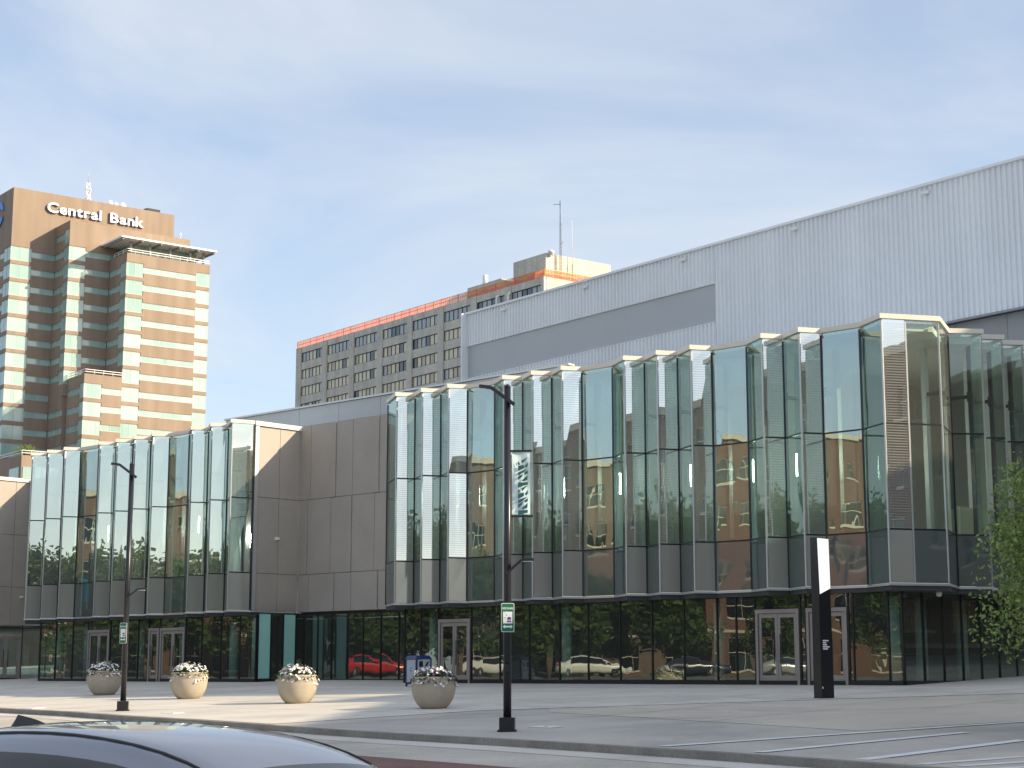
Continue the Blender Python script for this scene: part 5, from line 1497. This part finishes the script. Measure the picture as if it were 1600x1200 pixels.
town_block('brick_building', 'red brick building with white windows across the left street, reflected in the wide panes', (-76, 47), (0, -1), 27, 14, 20.5, SIDE_Z, M_BRICK, 5, 3.3, (1, 0))
town_block('brick_building', 'brown brick building with stone cornice across the left street, reflected in the middle panes', (-77, 69), (0, -1), 20, 14, 18.0, SIDE_Z, M_BRICK2, 5, 3.2, (1, 0))
town_block('brick_building', 'red brick corner block at the far left, reflected in the left glass bay', (-76, 108), (0, -1), 30, 14, 15.0, SIDE_Z, M_BRICK, 4, 3.4, (1, 0))
E1 = (0.42, 0.91)
town_block('office_building', 'tall brown brick office block to the right of the view that shades the plaza', (43, 41), E1, 48, 26, 22.3, 0.3, M_BRICK2, 7, 3.4, (-0.91, 0.42))
town_block('brick_building', 'lower brown brick building beside the tall office block on the right', (37, 5), (0.04, 1.0), 38, 6, 19.3, 0.0, M_BRICK2, 5, 3.2, (-1.0, 0.04))

# ------------------------------------------------------------------ cars
def car_meshes(paint, kind='sedan', hi=False):
    """front towards +x; body lofted from cross-sections; returns dict of meshes"""
    if kind == 'suv':
        st = [(2.32, .42, .72, .78, .62, .40), (2.22, .30, .80, .90, .80, .55), (1.75, .24, .88, 1.02, .90, .66), (1.25, .22, .95, 1.10, .92, .70), (1.02, .22, .98, 1.16, .92, .72), (0.25, .22, 1.02, 1.62, .92, .60),
              (-0.4, .22, 1.03, 1.69, .92, .62), (-1.2, .22, 1.04, 1.68, .92, .61), (-1.75, .24, 1.05, 1.60, .91, .58), (-2.15, .28, 1.06, 1.12, .88, .72), (-2.30, .40, .90, .98, .80, .62)]
        roof = (5, 8); fg = (4, 5); rg = (8, 9)
    else:
        st = [(2.36, .40, .60, .64, .60, .40), (2.26, .26, .66, .74, .80, .56), (1.95, .22, .74, .84, .87, .62), (1.50, .20, .82, .92, .90, .66), (1.22, .20, .87, .97, .90, .68), (0.62, .20, .91, 1.34, .90, .55),
              (0.10, .20, .92, 1.43, .90, .57), (-0.55, .20, .93, 1.44, .90, .57), (-1.10, .20, .94, 1.37, .90, .54), (-1.72, .20, .95, 1.07, .89, .62), (-2.05, .24, .93, 1.02, .87, .62), (-2.28, .34, .84, .92, .78, .56)]
        roof = (5, 8); fg = (4, 5); rg = (8, 9)
    NP = 9
    def sec(s):
        x, zl, zb, zt, w, wt = s
        P = [(w * .90, zl), (w * .99, zl + (zb - zl) * .30), (w, zl + (zb - zl) * .62), (w * .965, zb)]
        up = zt - zb
        P += [(wt + (w * .965 - wt) * .45, zb + up * .58), (wt, zt - up * .10 - 0.015), (wt * .86, zt - 0.004 if up > .25 else zt - up * .03), (wt * .5, zt + .018), (0, zt + .026)]
        return [(x, y, z) for y, z in P]
    body = MB()
    rows = [sec(s) for s in st]
    vi = []
    for r_ in rows:
        idx = []
        for p in r_: idx.append(len(body.v)); body.v.append(p)
        for p in reversed(r_[:-1]): idx.append(len(body.v)); body.v.append((p[0], -p[1], p[2]))
        vi.append(idx)
    n = len(vi[0])
    for k in range(len(vi) - 1):
        for j in range(n - 1):
            jj = j if j < NP - 1 else n - 2 - j       # mirrored band index
            mi = 0
            gh = roof[0] - 1 <= k < roof[1] + 1
            if roof[0] <= k < roof[1] and jj in (3, 4): mi = 1
            if k in (fg[0], rg[0]) and jj >= 5: mi = 1
            if k in (fg[0], rg[0]) and jj in (3, 4): mi = 1 if jj == 3 and k == fg[0] else 0
            body.f.append((vi[k][j], vi[k][j + 1], vi[k + 1][j + 1], vi[k + 1][j])); body.m.append(mi); body.s.append(True)
    body.f.append(tuple(reversed(vi[0]))); body.m.append(0); body.s.append(False)
    body.f.append(tuple(vi[-1])); body.m.append(0); body.s.append(False)
    for k in range(len(vi) - 1):
        body.f.append((vi[k][0], vi[k + 1][0], vi[k + 1][-1], vi[k][-1])); body.m.append(2); body.s.append(False)
    me = body.mesh('body', [paint, M_CARGLASS, M_CARTRIM])
    bm = bmesh.new(); bm.from_mesh(me); bmesh.ops.recalc_face_normals(bm, faces=bm.faces[:]); bm.to_mesh(me); bm.free()
    return me, st
def make_car(paint, kind, label, loc, heading_az, z, grp=None, hi=False):
    me, st = car_meshes(paint, kind, hi)
    t = thing('parked_car', label, 'car', grp, loc=(loc[0], loc[1], z), rz=R(90 - heading_az))
    b = link('body', me, t)
    md = b.modifiers.new('smooth', 'SUBSURF'); md.levels = 2 if hi else 1; md.render_levels = 2 if hi else 1
    wr = 0.36 if kind == 'suv' else 0.33
    for x in (1.42, -1.38):
        for s in (-1, 1):
            m = MB(); yy = s * 0.80
            def disc(r0, r1, y0, y1, mbx):
                seg = 24; i0 = len(mbx.v)
                for y_ in (y0, y1):
                    for q in range(seg):
                        a = 2 * math.pi * q / seg; mbx.v.append((x + r0 * math.cos(a), y_, wr + r0 * math.sin(a)))
                for q in range(seg):
                    q2 = (q + 1) % seg; mbx.f.append((i0 + q, i0 + q2, i0 + seg + q2, i0 + seg + q)); mbx.m.append(0); mbx.s.append(True)
                mbx.f.append(tuple(i0 + q for q in range(seg))); mbx.m.append(0); mbx.s.append(False)
                mbx.f.append(tuple(i0 + seg + q for q in range(seg))); mbx.m.append(0); mbx.s.append(False)
            disc(wr, 0, yy - s * .10, yy + s * .115, m); w = m.build('wheel', M_TYRE, t)
            m = MB()
            disc(wr * .30, 0, yy, yy + s * .122, m)
            for q in range(5):
                a = 2 * math.pi * q / 5; c = Vector((x, yy + s * .118, wr)); e = Vector((math.cos(a), 0, math.sin(a)))
                m.bar(c + e * wr * .15, c + e * wr * .66, 0.06, 0.012)
            m.build('rim', M_RIM, w)
    zb = 1.0 if kind == 'suv' else 0.92
    for s in (-1, 1):
        m = MB(); m.box((0.72 if kind != 'suv' else 0.78, s * 1.0, zb + .08), (0.16, 0.20, 0.13)); mo = m.build('wing_mirror', paint, t)
        md = mo.modifiers.new('round', 'BEVEL'); md.width = 0.04; md.segments = 3
        m = MB(); m.box((2.16, s * .60, .66 if kind != 'suv' else .80), (0.22, 0.30, 0.11)); hl = m.build('headlight', M_LAMPW, t); md = hl.modifiers.new('round', 'BEVEL'); md.width = 0.03; md.segments = 2
        m = MB(); m.box((-2.14 if kind != 'suv' else -2.16, s * .62, .84), (0.16, 0.34, 0.12)); m.build('tail_light', M_LAMPR, t)
        m = MB(); m.box((-0.25, s * .905, zb - .10), (0.20, 0.03, 0.03)); m.box((-1.15, s * .905, zb - .10), (0.20, 0.03, 0.03)); m.build('door_handle', paint, t)
    return t
def car_ground(x, y): return street_z(x, y)
CAR = make_car(M_CARPAINT, 'sedan', 'slate grey sedan in the foreground, only its roof in view', (-1.44, 7.52), 126, -0.185, hi=True)
CAR.scale = (1.15, 1.0, 1.12)
bpy.context.view_layer.update()
_dg = bpy.context.evaluated_depsgraph_get(); _dg.update()
_body = [c_ for c_ in CAR.children if c_.name.startswith('body')][0].evaluated_get(_dg)
def roof_z(x, y):
    hit, loc, nr_, idx = _body.ray_cast(Vector((x, y, 3.0)), Vector((0, 0, -1)))
    return loc.z if hit else 1.3
# shark-fin aerial, upright at the back and sloping down towards the front
m = MB(); fx = -0.90; n_ = 9
secs = []
for i_ in range(n_):
    u = i_ / (n_ - 1); x = fx - 0.07 + 0.23 * u; hgt = 0.085 * (1 - u) ** 0.9 * min(1.0, 0.45 + u * 6); wd = 0.036 * (1 - u * 0.75)
    secs.append((x, hgt, wd))
for i_ in range(n_ - 1):
    for s_ in (-1, 1):
        a_, b_ = secs[i_], secs[i_ + 1]
        def pt(q, f): return (q[0], s_ * q[2] * (1 - f ** 1.5), roof_z(q[0], 0) - 0.004 + q[1] * f)
        for f0, f1 in ((0, .5), (.5, .85), (.85, 1)):
            m.face([pt(a_, f0), pt(b_, f0), pt(b_, f1), pt(a_, f1)], 0, True)
q_ = secs[0]
m.face([(q_[0], -q_[2], roof_z(q_[0], 0) - .004), (q_[0], q_[2], roof_z(q_[0], 0) - .004), (q_[0], 0, roof_z(q_[0], 0) - .004 + q_[1])])
m.build('shark_fin_aerial', M_CARTRIM, CAR)
for s_ in (-1, 1):
    m = MB(); m.tube([(x, s_ * 0.475, roof_z(x, s_ * 0.475) + 0.003) for x in [0.60 - 0.115 * k for k in range(15)]], 0.0055, 6); m.build('roof_moulding', M_CARTRIM, CAR)
cars = [('red', 'suv', (-53.5, 79.6), 180, 'red car parked across the left street, reflected in the recessed ground floor glass'),
        ('white', 'sedan', (-53, 67.0), 180, 'white car farther back in the reflection beside the left entrance door'),
        ('white', 'sedan', (-49.5, 60.2), 180, 'white car parked across the left street, reflected in the middle of the ground floor glass'),
        ('dark', 'sedan', (-47.5, 53.8), 180, 'dark blue car parked across the left street, reflected left of the pale column'),
        ('dark', 'suv', (-53.4, 73.3), 180, 'dark car parked beside the red car across the left street'),
        ('grey', 'sedan', (-46, 47.4), 180, 'silver car parked at the end of the row across the left street')]
for c, k, loc, h, lab in cars:
    make_car(CARP[c], k, lab, loc, h, SIDE_Z, 'cars parked across the left street')
